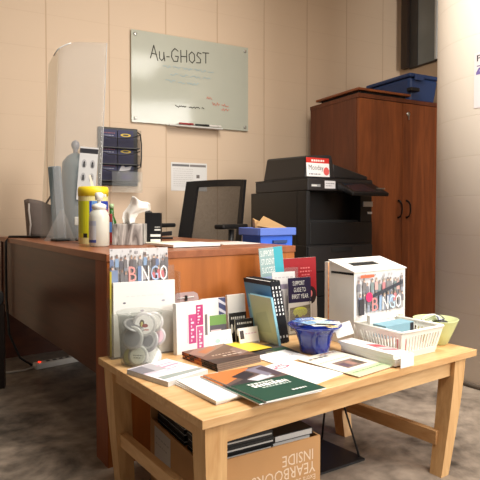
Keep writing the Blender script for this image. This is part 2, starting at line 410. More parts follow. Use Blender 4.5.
# ================================================================== DESK
dk = thing('office_desk', 'reddish brown office desk with long modesty panel', 'desk', (0.697, 1.796, 0))
DX, DY = 0.869, 1.78
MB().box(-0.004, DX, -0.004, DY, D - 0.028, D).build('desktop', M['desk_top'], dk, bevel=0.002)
MB().box(0.0, DX - 0.004, 0.0, 0.03, 0, D - 0.0282).build('end_panel', M['desk_lit'], dk, bevel=0.001)
MB().box(0.0, DX - 0.004, DY - 0.03, DY, 0, D - 0.0282).build('end_panel', M['desk'], dk)  # shaded copy again, painting the dark of the kneehole
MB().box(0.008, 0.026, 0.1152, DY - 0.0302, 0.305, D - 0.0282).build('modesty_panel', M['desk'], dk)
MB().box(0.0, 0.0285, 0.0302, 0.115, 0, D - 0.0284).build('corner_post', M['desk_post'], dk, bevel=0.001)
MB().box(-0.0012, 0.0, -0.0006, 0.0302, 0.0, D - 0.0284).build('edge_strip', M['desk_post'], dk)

# ================================================================== CABINET
RA = R(-4); RC = R(-7.2)
cb = thing('storage_cabinet', 'tall cherry wood two door storage cabinet', 'cabinet', (2.946, 2.69, 0), RC); cb.scale = (.96, .96, 1.778 / 1.815)
CH = 1.815
MB().box(0, 0.9, 0.02, 0.615, 0.0, CH - 0.03).build('carcass', M['cab_side'], cb)
MB().box(-0.003, 0.903, -0.003, 0.618, CH - 0.0298, CH).build('top_panel', M['cab_side'], cb)
d1 = MB().box(0.004, 0.449, 0.0, 0.0196, 0.07, CH - 0.034).build('door', M['cab'], cb, bevel=0.001)
d2 = MB().box(0.452, 0.897, 0.0, 0.0196, 0.07, CH - 0.034).build('door', M['cab'], cb, bevel=0.001)
for d, x, sg in ((d1, 0.41, 1), (d2, 0.50, 1)):
    MB().tube([(x, 0, 0.89), (x + .004, -0.022, 0.90), (x + .012, -0.03, 0.925), (x + .014, -.032, .957), (x + .012, -0.03, 0.99), (x + .004, -0.022, 1.015), (x, 0, 1.025)], [.008, .007, .006, .0055, .006, .007, .008], 8).build('handle', M['darkmetal'], d)
MB().lathe([(0.017, 0), (0.017, 0.008), (0.006, 0.01)], 20).build('lock', M['steel'], d2, (0.51, 0.0, 1.70), (UP, 0, 0))
MB().box(0.508, 0.514, -0.012, -0.005, 1.655, 1.69).build('key', M['steel'], d2)
MB().box(0.0, 0.9, 0.03, 0.04, 0.0, 0.068).build('plinth', M['cab_side'], cb)

# wooden board lying on the cabinet
wb = thing('wooden_board', 'brown wooden board with dark underside lying on the cabinet', 'board', (2.946, 2.69, 1.7786), RC); wb.scale = (.96, .96, .96)
MB().box(0.03, 0.50, 0.02, 0.50, 0.0, 0.024).build('dark_base', M['cavity'], wb)
MB().box(0.0, 0.54, 0.0, 0.54, 0.0242, 0.042).build('board_top', M['cab'], wb, bevel=0.002)

# dark blue tote beside it
# the tote's long side slopes behind the board, so it is a long tub set back on the cabinet
t = thing('storage_tote', 'dark blue plastic storage tote on top of the cabinet', 'storage tote', (2.946, 2.69, 1.7786), RC); t.scale = (.96, .96, .96)
m = MB(); bx = [(0.60, 0.07), (0.88, 0.07), (0.88, 0.50), (0.60, 0.50)]; tp = [(0.565, 0.04), (0.895, 0.04), (0.895, 0.54), (0.565, 0.54)]
m.hexa([(x, y, 0) for x, y in bx], [(x, y, 0.20) for x, y in tp]); m.build('tub', M['tote'], t, bevel=0.025)
MB().box(0.552, 0.898, 0.025, 0.552, 0.196, 0.228).build('rim', M['tote'], t, bevel=0.012)
MB().box(0.60, 0.70, 0.012, 0.0245, 0.17, 0.215).build('latch', M['tote'], t, bevel=0.004)
MB().box(0.545, 0.64, 0.0, 0.055, 0.075, 0.105).build('grip', M['black'], t, bevel=0.006)

# ================================================================== COPIER
cp = thing('office_copier', 'black floor standing office copier beside the cabinet', 'copier', (2.31, 2.54, 0), RA)
MB().box(0, 0.575, 0.0, 0.66, 0.02, 0.70).build('paper_cabinet', M['copier'], cp, bevel=0.006)
for z0, z1 in ((0.06, 0.36), (0.37, 0.52), (0.53, 0.69)):
    dr = MB().box(0.008, 0.567, -0.012, -0.0002, z0, z1).build('drawer', M['copier2'] if z1 > .6 else M['copier'], cp, bevel=0.003)
    MB().box(0.2, 0.38, -0.016, -0.0122, z1 - 0.04, z1 - 0.012).build('handle', M['cavity'], dr)
b = MB(); b.box(0, 0.575, 0.1, 0.66, 0.7002, 1.05); b.box(0, 0.03, 0.0, 0.1, 0.7002, 1.05); b.box(0.03, .575, 0.0, .1, .7002, .845); b.box(.47, .575, .004, .1, .845, 1.05)
b.build('body', M['copier'], cp, bevel=0.004)
MB().box(0.035, 0.465, 0.02, 0.0998, 0.8452, 0.86).build('output_tray', M['cavity'], cp)
MB().box(0.49, 0.575, -0.004, 0.0035, 0.95, 0.985).build('label_sticker', M['greypaper'], cp)
MB().box(0.53, 0.57, -0.004, 0.0035, 0.90, 0.915).build('button', M['greypaper'], cp)
MB().box(0.0, 0.57, -0.01, 0.60, 1.0502, 1.128).build('scanner', M['copier2'], cp, bevel=0.006)
a = MB(); a.hexa([(0.0, 0.02, 1.13), (0.26, 0.02, 1.13), (0.26, 0.5, 1.13), (0.0, 0.5, 1.13)], [(0.018, 0.03, 1.275), (0.235, 0.03, 1.29), (0.235, 0.48, 1.30), (0.018, 0.48, 1.29)])
a.build('document_feeder', M['copier2'], cp, bevel=0.012)
MB().hexa([(0.262, 0.05, 1.14), (0.56, 0.03, 1.135), (0.56, 0.48, 1.135), (0.262, 0.48, 1.14)], [(0.262, 0.05, 1.235), (0.56, 0.03, 1.16), (0.56, 0.48, 1.165), (0.262, 0.48, 1.245)]).build('feeder_tray', M['copier2'], cp, bevel=0.008)
MB().box(0.0, 0.57, 0.0, 0.60, 1.1282, 1.1348).build('platen_lid', M['copier'], cp)
pn = MB().hexa([(0.24, -0.16, 1.015), (0.565, -0.16, 1.015), (0.565, -0.011, 1.06), (0.24, -0.011, 1.06)], [(0.24, -0.165, 1.04), (0.565, -0.165, 1.04), (0.565, -0.011, 1.11), (0.24, -0.011, 1.11)]).build('control_panel', M['copier'], cp, bevel=0.006)
sc = MB(); sc.add([(0.27, -0.150, 1.0475), (0.46, -0.150, 1.0475), (0.46, -0.03, 1.1025), (0.27, -0.03, 1.1025)], [(0, 1, 2, 3)])
sc.build('touchscreen', plain('dark_screen', (18, 26, 36), 0.12), pn)
bt = MB()
for i in range(4): bt.box(0.50 + .02 * i, 0.512 + .02 * i, -0.12, -0.108, 1.066, 1.074)
bt.build('buttons', M['steel'], pn)
printed('badge', cp, 0.075, 0.016, [('r', .05, .2, .6, .8, (210, 208, 204))], (0.03, -0.0106, 1.075), (UP, 0, 0), (150, 150, 150))
printed('status_sticker', cp, 0.09, 0.05, dashes(.1, .9, .6, 4, (110, 110, 120), .1, 3) + dashes(.1, .7, .3, 3, (140, 140, 150), .1, 4), (0.14, -0.0106, 1.066), (UP, 0, 0), (214, 212, 214))
sg = thing('copier_sign', 'red and white sign taped to the copier document feeder', 'sign', (2.31 + 0.012 * cos(RA), 2.54 + 0.012, 1.142), (R(-4), 0, RA))
hand = (50, 48, 60)
printed('sheet', sg, 0.19, 0.122, [('r', 0, .72, 1, 1, (196, 48, 40)), ('t', 'Monday', .10, .26, .74, .62, hand)] + dashes(.22, .78, .8, 6, (248, 230, 222), .1, 6) + dashes(.1, .62, .1, 5, (120, 118, 130), .06, 8) + [('d', .86, .3, .13, .22, (216, 92, 88))], (0, 0, 0), (UP, 0, 0), (236, 232, 230))

# ================================================================== WALL THINGS
def on_wall(name, label, cat, s, z, off=0.001, group=None): return thing(name, label, cat, wall(s, z, off), WA, group)
gb = on_wall('glass_whiteboard', 'large frosted glass whiteboard with handwriting on the back wall', 'whiteboard', 0.893, 1.559, 0.02)
BW, BH = 0.948, 0.657
MB().box(0, BW, 0, 0.006, 0, BH).build('glass_panel', clear('frosted_board_glass', (224, 226, 214), 0.25, 0.1, (206, 208, 194)), gb, bevel=0.001)
for x, z in ((.03, .03), (BW - .03, .03), (.03, BH - .03), (BW - .03, BH - .03)):
    MB().lathe([(0.011, -0.004), (0.012, 0.0), (0.012, 0.004), (0.006, 0.006)], 16).build('standoff', M['steel'], gb, (x, -0.0005, z), (UP, 0, 0))
    MB().lathe([(0.006, 0.0), (0.006, 0.0125)], 12).build('standoff_post', M['steel'], gb, (x, 0.019, z), (UP, 0, 0))
K = (58, 56, 48); BL = (158, 180, 186); RD = (206, 130, 112); st = []
def L_(pts, c=K, wd=0.0115): st.append(('l', [(.15 + (x - .165) * .9, y + .06) for x, y in pts], wd, c))
# hand lettered title Au-GHOST
X0 = 0.165
L_([(X0, .655), (X0 + .03, .80), (X0 + .065, .64)]); L_([(X0 + .012, .71), (X0 + .055, .705)])
L_([(X0 + .08, .74), (X0 + .082, .665), (X0 + .10, .645), (X0 + .118, .67), (X0 + .12, .74)]); L_([(X0 + .12, .72), (X0 + .128, .645)])
L_([(X0 + .145, .695), (X0 + .17, .698)])
g0 = X0 + .19
L_([(g0 + .06, .775), (g0 + .03, .80), (g0 + .003, .76), (g0, .70), (g0 + .02, .655), (g0 + .055, .66), (g0 + .062, .715), (g0 + .035, .715)])
h0 = g0 + .085
L_([(h0, .79), (h0 + .002, .655)]); L_([(h0 + .055, .80), (h0 + .055, .665)]); L_([(h0, .722), (h0 + .055, .727)])
o0 = h0 + .078
L_([(o0 + .025, .79), (o0, .755), (o0 + .004, .69), (o0 + .03, .665), (o0 + .053, .70), (o0 + .05, .765), (o0 + .025, .79)])
s0 = o0 + .07
L_([(s0 + .045, .785), (s0 + .015, .795), (s0 + .004, .76), (s0 + .04, .72), (s0 + .038, .68), (s0, .675)])
t0 = s0 + .06
L_([(t0, .80), (t0 + .06, .805)]); L_([(t0 + .03, .80), (t0 + .03, .685)])
def scrib(x0, x1, y, c, seed, amp=.018, wd=.007):
    rn = random.Random(seed); x = x0
    while x < x1:
        e = min(x + rn.uniform(.05, .11), x1); pts = []
        q = x
        while q < e: pts.append((q, y + rn.uniform(0, amp * 1.6))); q += .009
        if len(pts) > 1: st.append(('l', pts, wd, c))
        x = e + .018
scrib(.25, .68, .635, BL, 3); scrib(.31, .66, .555, BL, 4); scrib(.27, .58, .475, BL, 5)
scrib(.35, .60, .205, K, 6, .016, .009)
scrib(.62, .67, .33, RD, 7, .03); scrib(.67, .82, .265, RD, 8, .024); scrib(.75, .83, .215, RD, 9, .02)
printed('lettering', gb, BW, BH, st, (0, -0.0009, 0), (UP, 0, 0), None)
MB().box(0.27, 0.70, -0.055, -0.001, -0.012, -0.004).build('pen_tray', M['greypaper'], gb)
for k, (x, c, lb) in enumerate(((.40, (150, 40, 44), 'red'), (.53, (24, 24, 26), 'black'), (.63, (220, 214, 208), 'white'))):
    mk = thing('dry_erase_marker', lb + ' dry erase marker on the whiteboard pen tray', 'marker', gb.location + WD * x + WN * 0.03 + Vector((0, 0, 0.0042)), WA, 'dry erase markers on the pen tray')
    MB().lathe([(0.006, 0), (0.0075, .005), (0.0075, .08), (.006, .082)], 12).build('barrel', plain('marker_' + lb, c, 0.4), mk, (-.05, 0, .0076), (0, UP, 0))
    MB().lathe([(0.0082, 0), (0.0082, .03), (.006, .034)], 12).build('cap', plain('marker_cap_' + lb, c, 0.35), mk, (0.0322, 0, .0083), (0, UP, 0))

nt_ = on_wall('wall_notice', 'white printed notice sheet on wall below the whiteboard', 'notice', 1.197, 1.075, 0.003)
printed('sheet', nt_, 0.292, 0.212, [('r', .03, .86, .5, .94, (110, 108, 110)), ('r', .52, .86, .97, .94, (128, 122, 120)), ('r', .70, .46, .79, .58, (110, 102, 100))] + sum([dashes(.06, .6, .76 - .075 * i, 8, (200, 196, 194), .02, i + 20) for i in range(9)], []), (0, 0, 0), (UP, 0, 0), (226, 224, 222))

# wall file holder
wf = on_wall('wall_file_holder', 'black mesh wall file holder with navy brochures', 'file holder', 0.655, 1.10, 0.003)
MB().box(0.0, 0.285, -0.012, 0.0, 0.0, 0.41).build('back_plate', M['black'], wf, bevel=0.006)
meshmat = mesh_fabric(0.3)
for k in range(3):
    z0 = 0.03 + .115 * k
    p = MB(); p.box(0.01, 0.285, -0.07, -0.0125, z0, z0 + .006)
    pk = p.build('pocket', M['black'], wf)
    MB().tube([(.01, -.07, z0 + .085), (.06, -.07, z0 + .07), (.16, -.07, z0 + .068), (.24, -.07, z0 + .08), (.285, -.06, z0 + .10)], .0035, 8).build('rim_wire', M['black'], pk)
    MB().grid(lambda u, v, z0=z0: (.01 + .275 * u, -.07, z0 + .006 + v * .064), 6, 2).build('mesh_front', meshmat, pk)
MB().tube([(.285, -.01, .385), (.298, -.03, .37), (.30, -.05, .30), (.296, -.06, .2), (.288, -.07, .13)], .005, 8).build('side_wire', M['black'], wf)
MB().grid(lambda u, v: (.262 + .03 * u, -.072, .10 + v * .29), 2, 6).build('mesh_side', meshmat, wf)
for k in range(3):
    z0 = 0.037 + .115 * k
    for j in range(2):
        lab = ['bottom', 'middle', 'top'][k]
        sh = [('d', .5, .72, .34, .09, (222, 190, 70)), ('d', .5, .72, .2, .05, (70, 60, 60))] if j else dashes(.1, .9, .78, 5, (150, 90, 96), .05, 31) + dashes(.1, .8, .64, 4, (170, 170, 190), .04, 32)
        if j and k == 0: sh = [('p', [(.05, .55), (.3, .95), (.45, .75), (.9, .85), (.7, .5), (.4, .45)], (206, 202, 204)), ('r', .2, .05, .85, .35, (74, 56, 130))]
        bro = stand_sheet('brochure', 'navy brochure %s in the %s pocket of the wall file holder' % (('with yellow emblem' if k else 'with white bird shape') if j else 'with small pale lettering', lab), 'brochure', wf.location + WD * (.018 + .118 * j) - WN * 0 + WN * .035 + Vector((0, 0, z0)), WA, 4, 0.112, 0.125, 0.002, sh, (44, 44, 84), group='brochures in the wall file holder')
cl_ = MB()
hp = on_wall('clear_wall_pocket', 'clear acrylic pocket on the wall under the file holder', 'wall pocket', 0.73, 1.055, 0.003)
MB().prism([(0, 0), (.205, 0), (.215, .01), (.215, .14), (.0, .14)], -.003, 0).build('pocket_sheet', M['acrylic'], hp, (0, -.10, 0), (UP, 0, 0))
MB().box(0, .215, -.10, -.001, -.003, 0).build('pocket_floor', M['acrylic_haze'], hp)

# ================================================================== COLUMN SIGN
ps = thing('column_sign', 'white paper sign with purple graphic taped to the column', 'sign', (3.018, 1.542, 1.44), 0)
Rr = 0.4525; aL = math.atan2(1.511 - 1.542, 2.481 - 3.018); a0 = R(177.6); wS = 0.216 / Rr
sh = MB(); NN = 10
def pos(u, v, rr=Rr): a = a0 + wS * u; return (rr * cos(a), rr * sin(a), v * 0.28)
for i in range(NN):
    u0, u1 = i / NN, (i + 1) / NN
    sh.add([pos(u0, 0), pos(u1, 0), pos(u1, 1), pos(u0, 1)], [(0, 1, 2, 3)], (240, 234, 236))
def sg_shape(pts, c, rr): 
    sh.add([pos(x, y, rr) for x, y in pts], [tuple(range(len(pts)))], c)
for i, ch in enumerate('P'):
    vs, fs = text_mesh(ch); xs = [v.x for v in vs]; ys = [v.y for v in vs]
    sh.add([pos(.07 + .13 * (v.x - min(xs)) / (max(xs) - min(xs)), .84 + .11 * (v.y - min(ys)) / (max(ys) - min(ys)), Rr + .0006) for v in vs], fs, (50, 46, 56))
sg_shape([(.07, .745), (.22, .745), (.22, .76), (.07, .76)], (110, 92, 150), Rr + .0006)
sg_shape([(.05, .60), (.2, .60), (.2, .655), (.13, .655), (.2, .72), (.12, .72), (.05, .64)], (130, 116, 176), Rr + .0006)
for i in range(5): sg_shape([(.25 + .15 * i, .60 + .02 * i), (.36 + .15 * i, .60), (.36 + .15 * i, .72), (.25 + .15 * i, .70)], (130, 116, 176), Rr + .0006)
sh.build('sheet', M['print'], ps)

# ================================================================== OFFICE CHAIR
fx = Vector((-0.914, -0.406, 0)); CA = math.atan2(fx.y, fx.x)       # local +x faces forward
oc = thing('office_chair', 'black mesh back office chair behind the desk', 'chair', (1.765, 2.975, 0), CA + 0)
def bp_(u, v):    # back surface: u across (0 left .. 1), v up
    y = (u - .5) * (0.50 - .03 * v)
    x = -0.10 - 0.11 * v - 0.05 * (4 * (u - .5) ** 2 - 1) * -0.8
    return Vector((x, y, 0.62 + 0.505 * v + 0.008 * (1 - (2 * u - 1) ** 2)))
frm = MB()
prm = [(0, t / 8) for t in range(9)] + [(t / 8, 1) for t in range(1, 9)] + [(1, 1 - t / 8) for t in range(1, 9)] + [(1 - t / 8, 0) for t in range(1, 8)]
def band(a_in):
    outp = [bp_(u, v) for u, v in prm]; inn = []
    for u, v in prm: inn.append(bp_(min(max(u, a_in[0]), 1 - a_in[1]), min(max(v, a_in[2]), 1 - a_in[3])))
    n = len(prm); vs = []
    for off in (-.014, .014):
        vs += [p + Vector((off, 0, 0)) for p in outp] + [p + Vector((off, 0, 0)) for p in inn]
    fs = []
    for i in range(n):
        j = (i + 1) % n
        fs += [(i, j, n + j, n + i), (2 * n + j, 2 * n + i, 3 * n + i, 3 * n + j), (j, i, 2 * n + i, 2 * n + j), (n + i, n + j, 3 * n + j, 3 * n + i)]
    return vs, fs
vs, fs = band((.17, .07, .15, .09)); frm.add(vs, fs)
frm.build('back_frame', M['black'], oc)
MB().grid(lambda u, v: bp_(.12 + .83 * u, .12 + .81 * v), 10, 10).build('mesh_back', M['mesh'], oc)
sc_ = MB(); sc_.box(-.08, .40, -.25, .25, .44, .53); sc_.build('seat', M['black_soft'], oc, bevel=0.03)
MB().tube([(-.12, 0, .66), (-.13, 0, .5), (-.05, 0, .43), (.1, 0, .42)], .025, 10).build('back_support', M['black'], oc)
for sg2 in (-1, 1):
    ar = MB().tube([(.10, sg2 * .24, .45), (.10, sg2 * .285, .47), (.07, sg2 * .29, .60), (.05, sg2 * .285, .805)], .018, 8).build('armrest', M['black'], oc)
    MB().box(-.10, .19, sg2 * .285 - .035, sg2 * .285 + .035, .81, .838).build('arm_pad', M['black'], ar, bevel=0.01)
MB().lathe([(.03, .08), (.03, .3), (.02, .3), (.02, .42)], 16).build('gas_post', M['darkmetal'], oc, (.15, 0, 0))
for k in range(5):
    a = 2 * pi * k / 5
    bs = MB().tube([(.15, 0, .1), (.15 + .28 * cos(a), .28 * sin(a), .065)], [.028, .018], 8).build('base_arm', M['black'], oc)
    MB().lathe([(.001, -.02), (.026, -.02), (.026, .02), (.001, .02)], 16).build('caster', M['black'], bs, (.15 + .28 * cos(a), .28 * sin(a), .027), (UP, 0, a))

# blue recycling bin beyond the desk end
rb = thing('recycling_bin', 'bright blue recycling bin standing behind the desk', 'bin', (1.635, 2.14, 0))
BX, BY, BZ = 0.218, 0.165, 0.825
o_ = [(0, 0), (BX, 0), (BX, BY), (0, BY)]; i_ = [(.012, .012), (BX - .012, .012), (BX - .012, BY - .012), (.012, BY - .012)]
def sc2(p, k, z): return [(BX / 2 + (x - BX / 2) * k, BY / 2 + (y - BY / 2) * k, z) for x, y in p]
m = MB(); rings = [sc2(o_, .86, 0), sc2(o_, .98, BZ), sc2(i_, .97, BZ), sc2(i_, .84, .02)]
vs = sum(rings, []); fs = [(3, 2, 1, 0), (12, 13, 14, 15)]
for k in range(3):
    for i in range(4):
        j = (i + 1) % 4; fs.append((k * 4 + i, k * 4 + j, k * 4 + 4 + j, k * 4 + 4 + i))
m.add(vs, fs); m.build('bin_body', M['blue_bin'], rb, bevel=0.004)
rim = MB()
rim.box(-.01, BX + .01, -.012, .004, BZ - .035, BZ + .004); rim.box(-.01, BX + .01, BY - .004, BY + .012, BZ - .035, BZ + .004); rim.box(-.012, .004, 0, BY, BZ - .035, BZ + .004); rim.box(BX - .004, BX + .012, 0, BY, BZ - .035, BZ + .004)
rim.build('rim', plain('blue_bin_rim', (92, 120, 205), 0.45), rb, bevel=0.003)
MB().box(.08, .17, -.008, .004, BZ - .075, BZ - .06).build('grip_slot', M['tote'], rb)
bpz = thing('brown_paper_bag', 'crumpled brown paper bag sticking out of the blue bin', 'paper bag', (1.665, 2.20, 0.68), R(-8))
MB().hexa([(0, 0, 0), (.10, .0, 0), (.10, .06, 0), (0, .06, 0)], [(-.01, .02, .19), (.12, .0, .15), (.13, .05, .14), (.0, .06, .20)]).build('bag_body', M['kraft_d'], bpz, bevel=.004)
MB().add([(-.01, .0, .16), (.03, -.004, .21), (.16, -.02, .15), (.17, -.025, .13)], [(0, 3, 2, 1)]).build('bag_flap', M['kraft_d'], bpz, solid=.002)

# ================================================================== DESK THINGS
GA = R(-35.2)
sgd = thing('sneeze_guard', 'tall clear acrylic sneeze guard with curved top on the desk', 'sneeze guard', (0.735, 2.88, D + .0005), GA)
GW, GH = 0.325, 1.03
def gp(u, v):      # curved sheet; v=0 bottom
    lean = .045 * v
    zt = 0.905 + .095 * (1 - (1 - min(u / .55, 1)) ** 2) - .01 * max(0, u - .55)
    x = lean + GW * u
    y = -0.10 * max(0, .22 - u) ** 1.0 * -3 + .02 * v
    return (x, y, zt * v * GH)
def gpart(u0, u1, mat, nm, v0=0.0, v1=1.0):
    MB().grid(lambda u, v: gp(u0 + (u1 - u0) * u, v0 + (v1 - v0) * v), 8, 16).build(nm, mat, sgd, solid=.004)
gpart(0, .24, M['acrylic'], 'side_panel'); gpart(.24, 1, M['acrylic_haze'], 'front_panel')
MB().tube([gp(.12 + .88 * i / 20, 1.0) for i in range(8)], .0035, 8).build('edge_highlight', plain('acrylic_highlight', (240, 240, 238), .2), sgd)  # near-white tube paints a highlight on the upper left edge
MB().tube([gp(1.0, i / 10) for i in range(11)], .0022, 6).build('right_edge', clear('acrylic_edge_clear', (225, 225, 222), .5, .2), sgd)
MB().prism([(0, 0), (.16, 0), (.10, .16), (.085, .16)], -.003, .003).build('foot', M['acrylic_haze'], sgd, (.05, -.02, 0.0), (UP, 0, R(0)))
ins = thing('instruction_sheet', 'white instruction sheet with small pictograms taped to the guard', 'sheet', Vector((0.735, 2.88, D)) + Vector((cos(GA), sin(GA), 0)) * .212 + Vector((sin(GA), -cos(GA), 0)) * .006 + Vector((0, 0, .215)), (0, R(5), GA))
sh_ = [('r', 0, .88, 1, .97, (60, 60, 66))]
for i in range(3):
    for j in range(2):
        cx, cy = .28 + .46 * j, .68 - .25 * i
        sh_ += [('d', cx, cy, .14, .085, (190, 190, 194)), ('d', cx, cy + .02, .05, .03, (60, 60, 64)), ('r', cx - .07, cy - .06, cx + .07, cy, (90, 90, 94))]
MB().box(0, .094, 0, .001, 0, .275).build('paper', M['paper'], ins)
printed('printed_front', ins, .094, .275, sh_, (0, -.0008, 0), (UP, 0, 0), (226, 226, 228))

bt_ = thing('slate_blue_bottle', 'tall slate blue bottle with knob behind the sneeze guard', 'bottle', (1.012, 3.085, D + .0005))
MB().lathe([(.07, 0), (.078, .01), (.078, .40), (.072, .44), (.045, .475), (.02, .49)], 32).build('bottle_body', M['slate'], bt_)
MB().lathe([(.014, .488), (.012, .51), (.018, .518), (.024, .535), (.02, .555), (.006, .565)], 24).build('knob', plain('slate_knob', (132, 132, 140), .4), bt_)
pb = thing('pale_blue_carton', 'narrow pale blue carton standing behind the sneeze guard', 'carton', (0.885, 2.965, D + .0005), (0, R(-4), R(-30)))
MB().box(-.03, .03, -.02, .02, 0.003, .40).build('carton_body', M['paleblue'], pb, bevel=.004)
MB().box(-.0302, -.006, -.0206, -.0199, .01, .395).build('darker_panel', M['slate'], pb)

gbag = thing('grey_bag', 'grey brown cloth bag at the wall end of the desk', 'bag', (0.895, 3.275, D + .0005), R(-35))
bg = MB(); N1 = 16
def bagp(u, v):
    a = 2 * pi * u; wv = .115 * (1 - .35 * v) + .015 * sin(3 * a); dv = .07 * (1 - .6 * v)
    return (wv * cos(a) - .05 * v, dv * sin(a), .21 * v + .02 * v * cos(a + 2.4))
bg.grid(bagp, 24, 8)
bg.build('bag_body', M['greycloth'], gbag, solid=.003)
MB().tube([(-.075, -.065, .01), (-.07, -.06, .08), (-.085, -.045, .16), (-.09, -.03, .20)], .006, 8).build('light_seam', plain('bag_seam', (205, 196, 188), .8), gbag)
MB().tube([(.06, 0, .16), (.08, -.01, .22), (.04, -.01, .26), (0, 0, .2)], .006, 8).build('handle', M['greycloth'], gbag)

ph = thing('black_phone', 'flat black phone lying at the foot of the sneeze guard', 'phone', (0.80, 2.745, D + .0005), R(8))
MB().box(0, .15, 0, .075, 0, .012).build('phone_body', M['black'], ph, bevel=.004)
printed('screen', ph, .13, .064, [], (.01, .005, .0124), (0, 0, 0), (18, 18, 22))
cbl = MB().tube([(1.02, 3.02, D + .006), (.93, 3.10, D + .006), (.84, 3.20, D + .007), (.76, 3.30, D + .007), (.70, 3.34, D + .007), (.684, 3.345, D - .02), (.683, 3.35, .6), (.682, 3.34, .4), (.69, 3.32, .2), (.74, 3.28, .06), (.80, 3.25, .012)], .007, 8).build('power_cable', M['black'])
tag(cbl, 'black cable running over the desk edge down to the floor', 'cable')
ptg = thing('white_plug_adapter', 'small white box with cord between guard and wipes', 'adapter', (0.93, 2.77, D + .0005), R(-30))
MB().box(-.025, .025, -.02, .02, .08, .125).build('adapter_head', M['whiteplastic'], ptg, bevel=.004)
MB().tube([(0, 0, .003), (0.004, 0, .04), (0, 0, .081)], .007, 8).build('stem', M['greypaper'], ptg)
MB().lathe([(.03, 0), (.03, .004), (.008, .008)], 20).build('base', M['black'], ptg)

# disinfecting wipes
wp = thing('wipes_canister', 'yellow lidded wipes canister on the desk corner', 'canister', (0.893, 2.47, D + .0005), R(-35))
cm = MB()
RW, HW = .068, .225
for i in range(40):
    a0_, a1_ = 2 * pi * i / 40, 2 * pi * (i + 1) / 40
    am = math.degrees(a0_) % 360
    for z0, z1 in ((.0, .03), (.03, .05), (.05, .09), (.09, .16), (.16, .20), (.20, HW)):
        c = (206, 204, 40)
        if 180 <= am < 235: c = (222, 220, 60) if int(z0 * 50) % 2 else (196, 206, 60)
        if am >= 262 or am < 90: c = (44, 66, 160)
        if am >= 300 and z0 >= .05 and z1 <= .16: c = (206, 214, 230)
        if 310 <= am and .09 <= z0 < .16: c = (186, 60, 66)
        if 275 <= am < 300 and z0 >= .16: c = (96, 140, 200)
        if z0 < .02 or z0 >= .20: c = (226, 214, 150)
        if 236 <= am < 256 and .03 <= z0 < .05: c = (50, 44, 40)
        cm.add([(RW * cos(a0_), RW * sin(a0_), z0), (RW * cos(a1_), RW * sin(a1_), z0), (RW * cos(a1_), RW * sin(a1_), z1), (RW * cos(a0_), RW * sin(a0_), z1)], [(0, 1, 2, 3)], c, False)
cm.build('label_sleeve', M['print'], wp)
MB().lathe([(RW - .001, 0.001), (RW - .001, HW)], 40).build('canister_body', M['whiteplastic'], wp)
MB().lathe([(RW + .002, HW - .002), (RW + .003, HW + .03), (RW - .002, HW + .042), (.02, HW + .045)], 40).build('lid', M['yellow'], wp)
MB().add([(-.008, 0, HW + .04), (.004, 0, HW + .042), (-.012, .004, HW + .10), (-.022, .004, HW + .10)], [(0, 1, 2, 3)]).build('wipe_sheet', M['tissue'], wp, solid=.001)

sz = thing('sanitizer_bottle', 'translucent white pump sanitizer bottle in front of wipes canister', 'bottle', (0.83, 2.225, D + .0005), R(-35))
MB().lathe([(.036, 0), (.042, .006), (.0425, .125), (.038, .145), (.022, .165), (.018, .17)], 32).build('bottle_body', clear('milky_plastic', (225, 228, 220), .22, .25, (228, 228, 216)), sz)
MB().lathe([(.030, .160), (.03, .178), (.016, .184), (.008, .186), (.008, .20)], 24).build('collar', M['whiteplastic'], sz)
MB().lathe([(.017, .198), (.017, .228), (.010, .232)], 20).build('pump_head', M['whiteplastic'], sz)
MB().box(-.006, .03, -.006, .006, .212, .224).build('nozzle', M['whiteplastic'], sz, bevel=.002)
lb = MB()
for i in range(8):
    a0_, a1_ = R(195 + 9 * i), R(195 + 9 * (i + 1)); r_ = .0432
    for z0, z1, c in ((.018, .03, (70, 84, 150)), (.03, .09, (196, 200, 206)), (.09, .11, (170, 178, 196))):
        lb.add([(r_ * cos(a0_), r_ * sin(a0_), z0), (r_ * cos(a1_), r_ * sin(a1_), z0), (r_ * cos(a1_), r_ * sin(a1_), z1), (r_ * cos(a0_), r_ * sin(a0_), z1)], [(0, 1, 2, 3)], c)
lb.build('label', M['print'], sz)

gb_ = thing('green_bottle', 'small green glass bottle behind the tissue box', 'bottle', (1.035, 2.60, D + .0005))
MB().lathe([(.022, 0), (.024, .005), (.024, .10), (.012, .13), (.010, .17)], 24).build('bottle_body', M['greenglass'], gb_)
MB().lathe([(.012, .168), (.012, .19), (.005, .192)], 16).build('cap', plain('pale_green_cap', (170, 196, 150), .4), gb_)
rbx = thing('red_blue_packet', 'small red and blue packet beside wipes canister', 'packet', (0.985, 2.52, D + .0005), R(-35))
MB().box(-.02, .02, -.008, .008, 0, .14).build('packet_body', plain('packet_red', (150, 50, 50), .5), rbx, bevel=.003)
MB().box(-.021, .021, -.009, -.0082, .05, .10).build('packet_band', plain('packet_blue', (90, 130, 190), .5), rbx)

